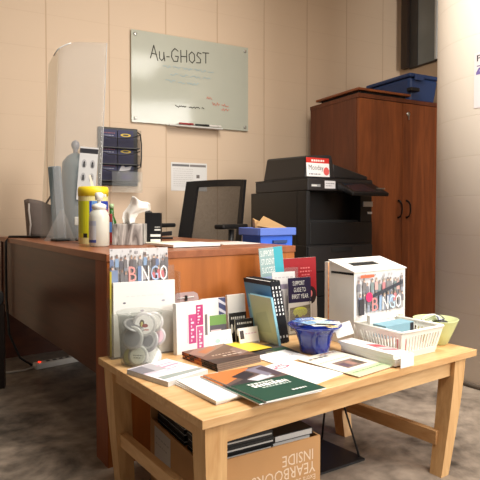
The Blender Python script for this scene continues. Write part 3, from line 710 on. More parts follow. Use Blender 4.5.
# tissue box
tbx = thing('tissue_box', 'grey marbled tissue box with a tissue pulled up', 'tissue box', (0.912, 2.285, D + .0005), R(-35))
def marble():
    m, nt, b, N, L = base_mat('marbled_card')
    tc = N.new('ShaderNodeTexCoord'); mp = N.new('ShaderNodeMapping'); mp.inputs['Scale'].default_value = (30, 30, 5); L.new(tc.outputs['Object'], mp.inputs['Vector'])
    n1 = N.new('ShaderNodeTexNoise'); n1.inputs['Scale'].default_value = 1.0; n1.inputs['Distortion'].default_value = 2.0; n1.inputs['Detail'].default_value = 4; L.new(mp.outputs[0], n1.inputs['Vector'])
    rp = N.new('ShaderNodeValToRGB'); e = rp.color_ramp.elements; e[0].position = .35; e[0].color = lin((92, 86, 84)); e[1].position = .66; e[1].color = lin((206, 202, 198))
    L.new(n1.outputs['Fac'], rp.inputs['Fac']); L.new(rp.outputs['Color'], b.inputs['Base Color']); b.inputs['Roughness'].default_value = .5
    return m
MB().box(0, .135, -.005, .12, 0, .095).build('carton', marble(), tbx, bevel=.002)
MB().lathe([(.036, .0952), (.036, .0958), (.001, .096)], 24).build('opening', M['cavity'], tbx, (.07, .055, 0))
tis = MB()
TL_ = [(.040, .094), (.032, .12), (.036, .145), (.054, .168), (.068, .190), (.078, .222)]
TR_ = [(.088, .094), (.092, .118), (.106, .140), (.130, .148), (.160, .156), (.158, .184)]
def tp_(u, v):
    k = min(int(v * 5), 4); f = v * 5 - k
    l = [TL_[k][q] + (TL_[k + 1][q] - TL_[k][q]) * f for q in (0, 1)]; r = [TR_[k][q] + (TR_[k + 1][q] - TR_[k][q]) * f for q in (0, 1)]
    return (l[0] + (r[0] - l[0]) * u, .055 + .014 * sin(7 * u + 2 * v) + .02 * (u - .5) * v, l[1] + (r[1] - l[1]) * u + .004 * sin(9 * u))
tis.grid(tp_, 16, 20); tis.build('tissue', M['tissue'], tbx, solid=.0015)

# black and white packs
bk = thing('black_carton', 'black carton with white bars next to the tissue box', 'carton', (1.09, 2.325, D + .0005), R(-33))
MB().box(0, .075, 0, .05, 0, .145).build('carton_body', M['black'], bk, bevel=.002)
printed('printed_front', bk, .075, .145, [('r', .35, .02, .98, .14, (236, 234, 232)), ('r', .35, .22, .98, .3, (226, 224, 222)), ('r', .6, .42, .98, .47, (210, 208, 206))] + dashes(.62, .96, .52, 3, (210, 208, 206), .03, 4), (0, -.0008, 0), (UP, 0, 0), (26, 26, 28))
MB().hexa([(0, .0, .145), (.03, 0, .145), (.03, .05, .145), (0, .05, .145)], [(0, .02, .165), (.028, .02, .15), (.028, .05, .15), (0, .05, .165)]).build('torn_flap', M['black'], bk)
stp = thing('black_stapler', 'black stapler on the desk beside the white pads', 'stapler', (1.36, 2.70, D + .0005), R(-30))
MB().box(-.07, .07, -.016, .016, 0, .01).build('base', M['black'], stp, bevel=.003)
MB().hexa([(-.07, -.014, .012), (.065, -.014, .02), (.065, .014, .02), (-.07, .014, .012)], [(-.07, -.014, .032), (.065, -.014, .045), (.065, .014, .045), (-.07, .014, .032)]).build('arm', M['black'], stp, bevel=.004)

# pads and papers on the desk
pd = thing('white_pad', 'thick white paper pad on a dark cover at the desk edge', 'paper pad', (1.035, 1.935, D + .0005), R(1))
MB().box(0, .235, 0, .17, 0, .003).build('dark_cover', M['black'], pd)
MB().box(.0, .23, .003, .165, .0031, .013).build('pages', M['paper'], pd)
ys = flat_booklet('yellow_edged_booklet', 'thin booklet with yellow edge lying behind the white pad', 'booklet', (1.07, 2.13, D + .0005), R(4), .20, .16, .008, [('r', 0, 0, 1, .12, (226, 222, 110))], (236, 232, 206))
dp = flat_booklet('loose_papers', 'loose white papers on the far right desk top', 'papers', (1.33, 2.02, D + .0005), R(-5), .2, .21, .0015, dashes(.1, .8, .7, 4, (190, 186, 184), .03, 3) + dashes(.1, .8, .4, 4, (200, 186, 184), .03, 5), (226, 220, 214))

# ================================================================== THINGS ON THE DISPLAY TABLE
E0 = T + .0005
# --- brochure holder with BINGO flyers at the back left
HA = R(-8)
hl = thing('brochure_holder', 'clear acrylic brochure holder at back left table corner', 'brochure holder', (0.668, 1.700, E0), HA)
MB().box(0, .238, .028, .031, 0, .30).build('back_panel', M['acrylic'], hl)
MB().box(0, .238, -.024, -.021, 0, .15).build('front_panel', M['acrylic'], hl)
MB().box(0, .238, -.024, .031, 0.0, .003).build('base', M['acrylic'], hl)
MB().box(-.003, 0, -.024, .031, 0, .20).build('side_panel', M['acrylic'], hl); MB().box(.238, .241, -.024, .031, 0, .28).build('side_panel', M['acrylic'], hl)
def inA(x, y, z=.004): return Vector((0.668, 1.700, E0 + z)) + Vector((cos(HA), sin(HA), 0)) * x + Vector((-sin(HA), cos(HA), 0)) * y
BG = pale(crowd(0, .60, 1, 1, 11, 13), .2) + [('r', .0, .66, .12, .80, (130, 146, 180))]
for ch, x, c in (('B', .30, (232, 160, 156)), ('I', .455, (120, 140, 180)), ('N', .52, (244, 244, 244)), ('G', .68, (176, 196, 226)), ('O', .84, (250, 250, 250))):
    BG.append(('t', ch, x, .685, x + (.06 if ch == 'I' else .13), .83, c))
fl = stand_sheet('bingo_flyer', 'BINGO flyer with group photograph at the back of the clear holder', 'flyer', inA(.006, .012), HA, 1.5, .205, .36, .002, [(s if s[0] != 'r' or True else s) for s in BG], (232, 232, 232))
wbk = stand_sheet('white_booklet', 'tall white booklet in the clear holder behind the button jar', 'booklet', inA(.010, -.014), HA, 1.0, .216, .248, .012, [('d', .17, .72, .025, .012, (110, 110, 120)), ('d', .80, .72, .03, .015, (170, 170, 184)), ('d', .45, .60, .03, .015, (180, 170, 180))] + dashes(.2, .8, .80, 6, (226, 224, 224), .012, 3), (238, 237, 234))
yf = stand_sheet('yellow_folder', 'yellow edged folder at left side of the clear holder', 'folder', inA(.0005, -.003), HA, 0, .006, .285, .004, [], (196, 180, 70), 'yellow')
# --- jar of button badges
JX, JY = 0.725, 1.588
jr = thing('badge_jar', 'clear plastic jar filled with button badges', 'jar', (JX, JY, E0))
jm = MB(); jm.lathe([(.058, 0.0), (.061, .004), (.066, .10), (.070, .155), (.076, .168), (.0745, .168), (.068, .154), (.064, .10), (.059, .006), (.001, .006)], 40)
jm.build('jar_body', M['jar'], jr)
def badge(label, x, y, z, rx, rz, r0, face, ring=(226, 226, 224), extra=()):
    r = r0 * 1.12
    b_ = thing('button_badge', label, 'button badge', (JX + x, JY + y, E0 + z), (rx, 0, rz), 'button badges in the clear jar')
    MB().lathe([(r * .9, -.002), (r, 0), (r, .002), (r * .86, .004), (.0005, .0048)], 28).build('metal_shell', plain('badge_' + str(len(bpy.data.materials)), tuple(int(q * .82) for q in ring), .25, .0, var=.03), b_)
    shp = [('d', .5, .5, .5, .5, face)] + list(extra)
    printed('badge_face', b_, r * 1.5, r * 1.5, shp, (-r * .75, -r * .75, .0050), (0, 0, 0), None)
    return b_
tl = R(80)
badge('round grey badge against left side of the jar', -.036, -.026, .092, tl, R(-50), .033, (150, 150, 152))
badge('white badge with two dark ovals at the jar mouth', .006, -.022, .128, tl, R(-35), .036, (244, 242, 240), (236, 234, 232), [('d', .38, .55, .13, .22, (90, 80, 70)), ('d', .38, .52, .07, .14, (206, 196, 120)), ('d', .55, .45, .16, .1, (150, 60, 50)), ('r', .25, .2, .75, .26, (200, 120, 110))])
badge('second white badge with dark ovals at right of the jar mouth', .034, -.026, .134, tl, R(-30), .030, (244, 242, 240), (236, 234, 232), [('d', .42, .58, .13, .2, (150, 150, 150)), ('d', .42, .55, .07, .12, (196, 196, 160)), ('d', .5, .34, .2, .1, (150, 66, 60))])
badge('pink badge at right side of the jar', .044, -.030, .088, tl, R(-25), .027, (226, 190, 200), (226, 220, 222), [('d', .5, .5, .25, .25, (200, 160, 176))])
badge('pale badge with grey lettering low in the jar front', -.024, -.040, .036, tl, R(-45), .030, (214, 216, 200), (214, 214, 206), dashes(.2, .8, .5, 3, (130, 130, 126), .07, 4) + dashes(.25, .7, .35, 3, (140, 140, 130), .07, 5))
badge('white badge lying low at right of the jar', .018, -.045, .030, R(60), R(-20), .030, (232, 230, 226), (222, 222, 220))
badge('silver badge back showing in the middle of the jar', .012, -.040, .078, R(66), R(-60), .032, (186, 186, 186), (200, 200, 200), [('d', .5, .5, .36, .36, (120, 120, 122))])
badge('badge with dark rim at top left of the jar', -.022, -.006, .126, R(28), R(10), .032, (96, 96, 98), (170, 170, 170))
badge('silver badge tilted in the centre of the jar', .0, -.004, .060, R(40), R(-10), .036, (210, 210, 208), (196, 196, 196))
badge('pale green badge at left foot of the jar', -.034, -.004, .030, R(70), R(-70), .028, (196, 200, 150), (206, 206, 180))

# --- flat papers, front left
cb_ = flat_booklet('leaflet_stack', 'stack of pale leaflets with pink lines before the button jar', 'leaflet stack', (0.688, 1.322, E0), R(14), .158, .185, .014, [('r', 0, .55, .55, .98, (176, 172, 178)), ('r', .0, .6, .3, .95, (128, 124, 132)), ('p', [(.02, .5), (.98, .30), (.98, .38), (.02, .6)], (226, 196, 212)), ('r', .5, .62, .95, .68, (222, 150, 176)), ('r', .5, .76, .9, .8, (226, 160, 184)), ('p', [(.05, .14), (.98, .08), (.98, .2), (.05, .3)], (150, 160, 156))] + dashes(.5, .95, .5, 4, (214, 140, 168), .03, 2), (236, 228, 234), 'greypaper')
for k, (dx, dy, rz, lab) in enumerate(((.004, .006, 3, 'lowest blank white booklet at the front left table edge'), (.002, .003, 1.5, 'middle blank white booklet at the front left table edge'), (0, 0, 0, 'top blank white booklet half under the green magazines'))):
    flat_booklet('blank_booklet', lab, 'booklet', (0.718 + dx, 1.122 + dy, E0 + .0042 * k), R(rz), .138, .205, .0036, [], (240, 238, 236), group='blank white booklets at the table front')
# --- green magazines
MG = [('r', 0, 0, 1, .52, (34, 70, 56)), ('r', 0, .52, 1, 1, (96, 78, 74)), ('p', [(0, .60), (.45, .78), (.75, .98), (.5, 1), (0, 1)], (196, 116, 62)), ('p', [(0, .55), (.35, .66), (.6, .6), (.35, .52), (0, .52)], (58, 54, 58)), ('p', [(.25, .78), (.6, .9), (.62, .74), (.35, .64)], (48, 44, 50)), ('p', [(.36, .62), (.75, .72), (.8, .58), (.45, .53)], (196, 196, 204)), ('p', [(.62, .92), (1, .99), (1, .72), (.72, .62)], (126, 120, 136)), ('p', [(.8, .9), (.98, .95), (.98, .62), (.86, .58)], (80, 66, 76)),
      ('r', 0, .515, 1, .53, (34, 70, 56))] + dashes(.22, .80, .36, 7, (242, 242, 240), .075, 9) + dashes(.30, .78, .31, 8, (190, 206, 198), .025, 10) + dashes(.2, .62, .44, 7, (222, 226, 222), .035, 11) + dashes(.55, .80, .10, 4, (226, 230, 226), .03, 12)
flat_booklet('college_magazine', 'lower dark green magazine peeking out on the left', 'magazine', (0.788, 1.034, E0 + .0136), R(1), .214, .275, .003, MG, (34, 70, 56), group='green magazines at the table front', roty=R(2.3))
flat_booklet('college_magazine', 'top dark green magazine with white lettering and orange photo', 'magazine', (0.803, 1.026, E0 + .0176), R(3), .214, .275, .0035, MG, (34, 70, 56), group='green magazines at the table front', roty=R(2.3))
# --- spiral books
SB = [('r', 0, 0, 1, 1, (112, 84, 70)), ('p', [(.1, .5), (.9, .9), (1, 1), (.3, 1), (0, .8)], (150, 120, 104)), ('p', [(.25, .62), (.7, .86), (.6, .95), (.2, .8)], (176, 112, 70)), ('p', [(0, 0), (1, 0), (1, .12), (0, .3)], (72, 56, 52)), ('p', [(.7, .2), (1, .3), (1, .7), (.8, .6)], (140, 116, 108))] + dashes(.25, .8, .42, 5, (196, 172, 156), .04, 4) + dashes(.4, .85, .3, 4, (206, 190, 176), .04, 5)
for k in range(4):
    lab = ['bottom', 'second from bottom', 'third from bottom', 'top'][k]
    t_ = flat_booklet('brown_catalogue', lab + ' brown catalogue in the stack before the white and magenta book', 'catalogue', (.878 + .001 * (k % 2), 1.362 + .002 * k, E0 + .0056 * k), R(4), .175, .195, .005, SB, (112, 84, 70), 'brownedge', group='stacked brown catalogues')
    sp = MB(); rn = random.Random(k)
    for i in range(14):
        y0 = .195 * i / 14
        sp.add([(-.0006, y0, 0), (-.0006, y0 + .195 / 14, 0), (-.0006, y0 + .195 / 14, .005), (-.0006, y0, .005)], [(0, 3, 2, 1)], rn.choice([(40, 30, 30), (60, 36, 30), (170, 80, 40), (206, 120, 50), (120, 50, 40)] if i > 5 else [(30, 26, 28), (50, 40, 40), (90, 60, 50)]))
    sp.build('spine', M['print'], t_)
# --- middle sheets
flat_booklet('dark_flyer', 'dark flyer under the yellow sheet beside the brown catalogues', 'flyer', (1.085, 1.40, E0), R(-6), .15, .16, .0008, [('r', 0, 0, 1, .5, (62, 58, 60)), ('p', [(.2, .1), (.9, .2), (.8, .45), (.3, .4)], (110, 112, 96)), ('r', .55, .35, 1, .6, (52, 80, 62))], (84, 80, 80))
flat_booklet('yellow_sheet', 'yellow paper sheet between small cards and brown catalogues', 'sheet', (1.045, 1.465, E0 + .012), (R(10)), .15, .135, .0008, [], (238, 206, 74), 'yellow', roty=R(3.5))
flat_booklet('white_leaflet', 'plain white leaflet in front of the cobalt bowl', 'leaflet', (1.072, 1.318, E0 + .001), R(4), .15, .115, .0012, dashes(.55, .85, .45, 3, (150, 146, 150), .04, 3), (240, 238, 238))
flat_booklet('pink_lettered_leaflet', 'white leaflet with red mark right of the green magazines', 'leaflet', (1.035, 1.10, E0), R(11), .15, .22, .0012, [('d', .45, .80, .24, .06, (222, 120, 140)), ('d', .45, .80, .15, .03, (240, 232, 232)), ('r', .05, .55, .14, .75, (216, 130, 150))] + dashes(.3, .6, .87, 3, (206, 70, 100), .03, 3), (240, 236, 236))
NW = [('r', 0, 0, 1, .22, (188, 206, 166)), ('p', [(.25, .30), (.8, .30), (.8, .58), (.25, .58)], (126, 104, 96)), ('r', .3, .34, .45, .5, (90, 70, 84)), ('r', .5, .36, .62, .52, (160, 120, 110)), ('r', .66, .34, .78, .5, (84, 76, 70)), ('r', .05, .62, .95, .72, (226, 226, 208))] + dashes(.1, .6, .84, 4, (120, 112, 110), .05, 5) + dashes(.5, .95, .92, 4, (176, 130, 120), .04, 6) + dashes(.08, .9, .65, 9, (170, 166, 150), .02, 7) + dashes(.08, .9, .12, 9, (150, 170, 130), .02, 8)
flat_booklet('newsletter', 'cream newsletter with colour photo and green footer band', 'newsletter', (1.182, 1.072, E0 + .0026), R(5), .18, .245, .0016, NW, (236, 232, 214), 'cream')
# --- white card stack, several cards
CR = [('p', [(.35, .25), (.95, .10), (.95, .5), (.5, .62)], (206, 86, 96)), ('p', [(.45, .3), (.9, .2), (.9, .32), (.5, .42)], (236, 190, 190))]
for k in range(5):
    lab = ['bottom', 'second', 'third', 'fourth', 'top'][k]
    rn = random.Random(40 + k)
    flat_booklet('white_card_pack', '%s white card pack of the pile before the white basket' % (lab if k in (0, 4) else lab + ' lowest'), 'card pack', (1.352 + rn.uniform(-.002, .002), 1.075 + rn.uniform(-.003, .003) + .002 * k, E0 + .0044 + .0072 * k), R(rn.uniform(-1.5, 1.5)), .072, .235, .007, CR if k == 4 else [], (238, 234, 232), 'paper' if k % 2 else 'boxwhite', group='white card packs before the basket')
tc_ = thing('tent_card', 'small white folded card at the table front edge', 'card', (1.352, 1.066, E0 + .003), 0)
MB().box(.002, .066, -.0096, -.0086, 0, .037).build('front_leaf', M['paper'], tc_); MB().box(.002, .066, -.0096, .0, .0372, .0382).build('top_fold', M['paper'], tc_)

# --- standing things along the back
pk_ = thing('pink_clip_tag', 'pinkish clear plastic card holder behind white and magenta book', 'card holder', (.907, 1.705, E0), R(-3))
pl = [(0, 0), (.105, 0), (.105, .17), (.10, .188), (.085, .196), (.02, .196), (.005, .188), (0, .17)]
MB().prism(pl, -.004, 0).build('holder_plate', M['acrylic_pink'], pk_, (0, 0, 0), (UP, 0, 0))
MB().box(-.0, .105, -.03, .03, 0, .004).build('base', M['acrylic_pink'], pk_)
MB().box(.048, .056, -.006, -.001, .165, .185).build('clip', M['darkmetal'], pk_)
MB().tube([(.02, -.001, .175), (.085, -.001, .178)], .002, 6).build('ridge', M['greypaper'], pk_)
MGT = (186, 62, 120)
UB = [('r', .58, .52, .80, .93, MGT), ('r', .35, .18, .58, .76, (192, 78, 132)), ('r', .60, .05, .80, .50, (196, 92, 142)), ('r', .85, .3, .93, .72, (120, 112, 116)), ('r', .30, .2, .33, .9, (226, 206, 216))]
UB += [('r', .63, .56 + .06 * i, .63 + .03 * (1 + i % 3), .59 + .06 * i, (246, 214, 230)) for i in range(6)] + [('r', .42, .22 + .07 * i, .42 + .03 * (1 + (i * 2) % 4), .26 + .07 * i, (246, 214, 230)) for i in range(7)] + [('r', .66, .08 + .06 * i, .66 + .03 * (1 + (i + 1) % 3), .12 + .06 * i, (246, 220, 232)) for i in range(6)]
stand_sheet('white_magenta_book', 'upright white book with magenta sideways blocks', 'book', (.868, 1.602, E0), R(3), 2, .137, .175, .022, UB, (238, 234, 234))
def t_book(label, x, y, w, h, rz, navy, group):
    sh = dashes(.1, .6, .55, 3, (222, 206, 206), .02, 3) + dashes(.1, .5, .4, 3, (214, 222, 206), .02, 4)
    if navy: sh += [('r', .70, 0, 1, 1, (76, 80, 116))] + [('p', [(.7, .1 + .2 * i), (1, .0 + .2 * i), (1, .06 + .2 * i), (.7, .18 + .2 * i)], (206, 206, 220)) for i in range(5)]
    return stand_sheet('white_brochure', label, 'brochure', (x, y, E0), rz, 4, w, h, .012, sh, (236, 232, 226), group=group)
t_book('upright white brochure with navy pattern on its right edge', 1.028, 1.698, .105, .163, R(-2), True, 'white brochures along the table back')
t_book('upright plain cream brochure next to the leaning blue books', 1.145, 1.698, .084, .168, R(0), False, 'white brochures along the table back')
stand_sheet('green_headed_card', 'small standing card with green header band', 'card', (1.016, 1.664, E0), R(-3), 8, .098, .105, .003, [('r', 0, .66, 1, 1, (112, 150, 80)), ('r', 0, 0, 1, .66, (92, 86, 92)), ('r', .3, .2, .75, .5, (214, 190, 196))], (200, 200, 200))
CK = [('r', 0, 0, 1, 1, (36, 34, 34))] + [('d', .12 + .19 * i, .46, .07, .16, (226, 222, 216)) for i in range(5)] + dashes(.1, .9, .78, 5, (190, 186, 180), .08, 4)
stand_sheet('checkered_card', 'rear black card with a row of white dots', 'card', (1.122, 1.650, E0), R(-2), 8, .078, .108, .003, CK, (36, 34, 34), group='black dotted cards by the small card stand')
stand_sheet('checkered_card', 'front black card with a row of white dots', 'card', (1.128, 1.622, E0), R(-4), 8, .080, .088, .003, CK, (36, 34, 34), group='black dotted cards by the small card stand')
stand_sheet('business_card', 'white business card with pale blue print before green headed card', 'card', (1.008, 1.612, E0), R(2), 14, .100, .058, .004, [('d', .35, .4, .12, .14, (170, 206, 200))] + dashes(.5, .9, .35, 3, (170, 190, 214), .08, 3) + dashes(.2, .8, .7, 3, (206, 222, 226), .05, 4), (236, 240, 240))
stand_sheet('business_card', 'white business card with small dark photo before dotted cards', 'card', (1.122, 1.588, E0), R(0), 14, .088, .062, .004, [('r', .05, .35, .25, .85, (70, 64, 64)), ('r', .05, .0, .95, .12, (170, 160, 156))] + dashes(.32, .9, .6, 4, (216, 176, 196), .06, 5), (238, 232, 232))

# leaning blue books (spine towards the front)
def lean_book(label, x, y, t, d, h, lean, cov, spine_c, marks, group, rz=0, edge='black'):
    b_ = thing('hardcover_book', label, 'book', (x, y, E0 + .001), (0, R(-lean), rz), group)
    MB().box(0.0015, t - .0015, .002, d - .003, .003, h - .003).build('pages', M['paper'], b_)
    cvm = MB(); cvm.box(0, .0014, 0, d, 0, h, spine_c); cvm.box(t - .0014, t, 0, d, 0, h, spine_c); cvm.box(0, t, -.0012, .0004, 0, h, spine_c); cvm.build('cover', M['print'], b_)
    printed('cover_art', b_, d, h, cov, (-.0006, d, 0), (UP, 0, -UP), (96, 150, 196))
    printed('spine_lettering', b_, t, h, [('r', .3, .45 + .06 * i, .7, .48 + .06 * i + .015 * (i % 2), (232, 232, 232)) for i in range(8)] + [('r', .3, .08, .7, .12, (200, 200, 200))] if marks else [], (0, -.0020, 0), (UP, 0, 0), spine_c)
    return b_
cov = [('r', 0, .0, 1, 1, (96, 150, 196)), ('r', 0, .93, 1, 1, (40, 44, 56)), ('p', [(0, .2), (1, .3), (1, .6), (0, .5)], (130, 180, 214))]
lx = 1.256
for k in range(3):
    lean_book(['leftmost black spined blue book in the leaning row of three', 'middle black spined blue book in the leaning row of three', 'rightmost black spined blue book in the leaning row of three'][k], lx + .0155 * k, 1.525, .0145, .165, .238, 11.5, cov, (26, 28, 34), True, 'leaning blue books')
lean_book('pale grey green book leaning against the blue books', 1.231, 1.500, .010, .135, .182, 12.5, [('r', 0, 0, 1, 1, (184, 196, 176)), ('p', [(.1, .2), (.8, .25), (.7, .7), (.2, .6)], (170, 184, 168)), ('r', 0, .0, .06, 1, (150, 200, 214))], (150, 204, 222), False, None)

# leaflet rack with teal, white and navy brochures
rk = thing('leaflet_rack', 'clear leaflet rack behind the cobalt bowl', 'leaflet rack', (1.309, 1.672, E0), R(-6))
MB().box(0, .175, .03, .033, 0, .26).build('back_panel', M['acrylic'], rk)
MB().box(0, .175, -.055, .033, 0, .003).build('base', M['acrylic'], rk)
MB().box(0, .125, -.002, .0, 0.003, .18).build('pocket_front', M['acrylic'], rk); MB().box(.03, .175, -.057, -.055, 0, .10).build('pocket_front', M['acrylic'], rk)
for x in (0, .174): MB().box(x, x + .002, -.055, .03, .003, .15).build('side_panel', M['acrylic'], rk)
def inR(x, y, z=.004): a = R(-6); return Vector((1.309, 1.672, E0 + z)) + Vector((cos(a), sin(a), 0)) * x + Vector((-sin(a), cos(a), 0)) * y
WT = (238, 240, 236)
TL = [('r', 0, .66, .68, 1, (150, 176, 176)), ('r', .62, .66, 1, 1, (64, 168, 184)), ('p', [(0, .3), (1, .3), (1, .66), (0, .66)], (170, 188, 222)), ('p', [(0, .3), (.5, .3), (1, .58), (1, .3)], (226, 228, 236)), ('p', [(.8, .66), (1, .66), (1, .36), (.9, .4)], (104, 100, 84)),
      ('t', 'SUPPORT', .05, .90, .62, .97, WT), ('t', 'STUDENT', .06, .80, .62, .87, WT), ('t', 'SUCCESS', .07, .70, .62, .77, WT)]
stand_sheet('teal_brochure', 'tall brochure with teal corner at the back of the leaflet rack', 'brochure', inR(.004, .012), R(-6), 3, .112, .34, .002, TL, (200, 204, 210), rollz=-4)
GR = dashes(.1, .9, .9, 4, (200, 196, 200), .02, 3) + [('r', .0, .72, 1, .8, (150, 140, 160)), ('p', [(.1, .3), (.5, .35), (.45, .7), (.1, .65)], (150, 146, 150)), ('p', [(.55, .1), (.9, .2), (.9, .66), (.6, .6)], (176, 172, 176)), ('r', .1, .05, .5, .25, (120, 112, 116))]
stand_sheet('grey_brochure', 'grey and white brochure in the middle of the leaflet rack', 'brochure', inR(.018, -.024), R(-6), 3, .11, .245, .002, GR, (224, 222, 222))
NV = [('r', 0, .55, 1, 1, (44, 38, 66)), ('r', 0, 0, 1, .55, (206, 202, 196)), ('p', [(.05, .05), (.95, .05), (.95, .5), (.05, .46)], (120, 112, 92)), ('d', .5, .38, .32, .09, (196, 198, 84)), ('d', .35, .2, .1, .14, (70, 70, 56)), ('d', .62, .18, .12, .14, (150, 120, 104)), ('r', .44, .05, .52, .2, (232, 228, 228)),
      ('t', 'SUPPORT', .2, .86, .72, .94, WT), ('t', 'GUIDE TO', .24, .74, .76, .82, WT), ('t', 'FIRST YEAR', .16, .62, .88, .70, WT)]
stand_sheet('navy_brochure', 'navy first year brochure at the front of the leaflet rack', 'brochure', inR(.075, -.050), R(-6), 3, .112, .222, .002, NV, (206, 202, 196))
# red booklet
RB = [('r', 0, .42, 1, 1, (150, 32, 40)), ('r', 0, 0, 1, .42, (176, 168, 160)), ('d', .28, .66, .12, .14, (50, 26, 28)), ('r', .2, .4, .38, .62, (60, 30, 32)), ('d', .82, .45, .17, .13, (36, 26, 28)), ('d', .82, .47, .05, .05, (206, 120, 120)), ('r', .55, .28, .72, .6, (70, 34, 38))] + dashes(.52, .8, .84, 3, (206, 110, 112), .02, 3) + dashes(.5, .85, .79, 3, (206, 110, 112), .02, 4) + dashes(.55, .8, .74, 3, (200, 100, 104), .02, 5)
stand_sheet('red_booklet', 'large dark red booklet behind the navy brochure', 'booklet', (1.425, 1.702, E0), R(-1), 2.5, .185, .295, .006, RB, (150, 32, 40))
obx = thing('orange_pattern_strip', 'narrow standing strip with orange pattern left of the ballot box', 'strip', (1.553, 1.578, E0), R(-2))
MB().box(0, .026, 0, .018, 0, .285).build('strip_body', M['boxwhite'], obx)
printed('patterned_front', obx, .026, .285, [('p', [(.1, .02 + .08 * i), (.9, .04 + .08 * i), (.7, .075 + .08 * i), (.2, .06 + .08 * i)], [(222, 120, 70), (206, 90, 60), (230, 160, 100)][i % 3]) for i in range(12)], (0, -.0006, 0), (UP, 0, 0), (232, 176, 130))

# ballot box
BBX, BBY, BBW, BBD, BBR = 1.449, 1.338, .295, .125, R(1)
bb = thing('ballot_box', 'white cardboard BINGO ballot box with slot in its lid', 'ballot box', (BBX, BBY, E0), BBR)
hF, hB = .268, .303
MB().hexa([(0, 0, 0), (BBW, 0, 0), (BBW, BBD, 0), (0, BBD, 0)], [(0, 0, hF), (BBW, 0, hF), (BBW, BBD, hB), (0, BBD, hB)]).build('box_body', M['boxwhite'], bb, bevel=.001)
ang = math.atan2(hB - hF, BBD)
Lm = Matrix.Translation((0, 0, hF + .001)) @ Matrix.Rotation(ang, 4, 'X'); LD = math.hypot(BBD, hB - hF)
lid = MB(); sx0, sx1, sy0, sy1 = .05, .20, .05, .09
for a_ in ((-.003, BBW + .003, -.004, sy0), (-.003, BBW + .003, sy1, LD + .003), (-.003, sx0, sy0, sy1), (sx1, BBW + .003, sy0, sy1)): lid.box(a_[0], a_[1], a_[2], a_[3], 0, .004, None, Lm)
lido = lid.build('lid', M['boxwhite'], bb)
MB().box(sx0 - .002, sx1 + .002, sy0 - .002, sy1 + .002, -.0004, .0006, None, Lm).build('slot', M['cavity'], bb)
MB().box(-.0012, -.0002, .002, BBD * .9, hF - .009, hF - .001).build('lid_gap', M['cavity'], bb)
PS = pale(crowd(0, .34, 1, 1, 23, 12, (196, 196, 202)), .3) + [('r', .04, .94, .32, .99, (220, 110, 80)), ('r', .02, .34, .12, .6, (70, 66, 70)), ('d', .22, .62, .07, .08, (222, 60, 110)), ('p', [(.3, .60), (.95, .78), (.95, .84), (.3, .66)], (70, 72, 82))]
for ch, x, c in (('B', .28, (226, 150, 150)), ('I', .43, (150, 176, 206)), ('N', .50, (246, 246, 246)), ('G', .645, (196, 220, 236)), ('O', .79, (250, 250, 250))):
    PS.append(('t', ch, x, .38, x + (.05 if ch == 'I' else .125), .60, c))
PS += dashes(.18, .95, .22, 9, (222, 190, 180), .035, 9) + dashes(.3, .85, .12, 7, (226, 206, 196), .03, 10)
printed('poster', bb, .268, .225, PS, (.012, -.0008, .036), (UP, 0, 0), (240, 234, 232))

# cobalt bowl full of leaflets
bw = thing('cobalt_bowl', 'cobalt blue glass bowl holding stickers', 'bowl', (1.288, 1.372, E0))
MB().lathe([(.046, 0), (.052, .004), (.055, .03), (.064, .06), (.072, .075), (.088, .088), (.096, .096), (.093, .098), (.085, .092), (.068, .078), (.058, .05), (.046, .012), (.001, .010)], 48).build('bowl_body', M['cobalt'], bw)
rn = random.Random(5)
for k in range(16):
    a = 2.4 * k; rr = .012 + .056 * ((k * 0.37 + .2) % 1)
    c = [(206, 222, 150), (120, 170, 220), (232, 200, 130), (222, 226, 230), (60, 90, 160), (226, 130, 90), (150, 196, 226), (240, 236, 220), (190, 206, 120), (90, 130, 200), (230, 232, 236), (214, 206, 150), (140, 180, 214), (236, 226, 200), (70, 110, 180), (196, 226, 226)][k]
    s_ = thing('sticker', ['lime', 'sky blue', 'sand coloured', 'silver grey', 'dark blue', 'orange', 'light blue', 'cream', 'olive', 'mid blue', 'white', 'khaki', 'steel blue', 'ivory', 'royal blue', 'pale cyan'][k] + ' sticker on top of the pile in the cobalt bowl', 'sticker', (1.288 + rr * cos(a), 1.372 + rr * sin(a), E0 + .099 + .0009 * k), (rn.uniform(-.05, .05), rn.uniform(-.05, .05), rn.uniform(0, 3)), 'stickers in the cobalt bowl')
    w_, h_ = rn.uniform(.05, .066), rn.uniform(.032, .046)
    MB().box(-w_ / 2, w_ / 2, -h_ / 2, h_ / 2, -.0004, .0004).build('backing', M['paper'], s_)
    printed('printed_face', s_, w_, h_, dashes(.12, .88, .55, 3, (240, 240, 240) if sum(c) < 520 else (90, 100, 140), .14, k) + dashes(.12, .7, .25, 3, (60, 70, 110) if sum(c) > 520 else (230, 220, 160), .1, k + 9), (-w_ / 2, -h_ / 2, .0006), (0, 0, 0), c)
tg = thing('price_tag', 'blank white card propped on the cobalt bowl rim', 'card', (1.345, 1.318, E0 + .048), (R(-14), R(-16), R(-30)))
MB().box(0, .062, 0, .0012, 0, .046).build('card_face', M['paper'], tg)

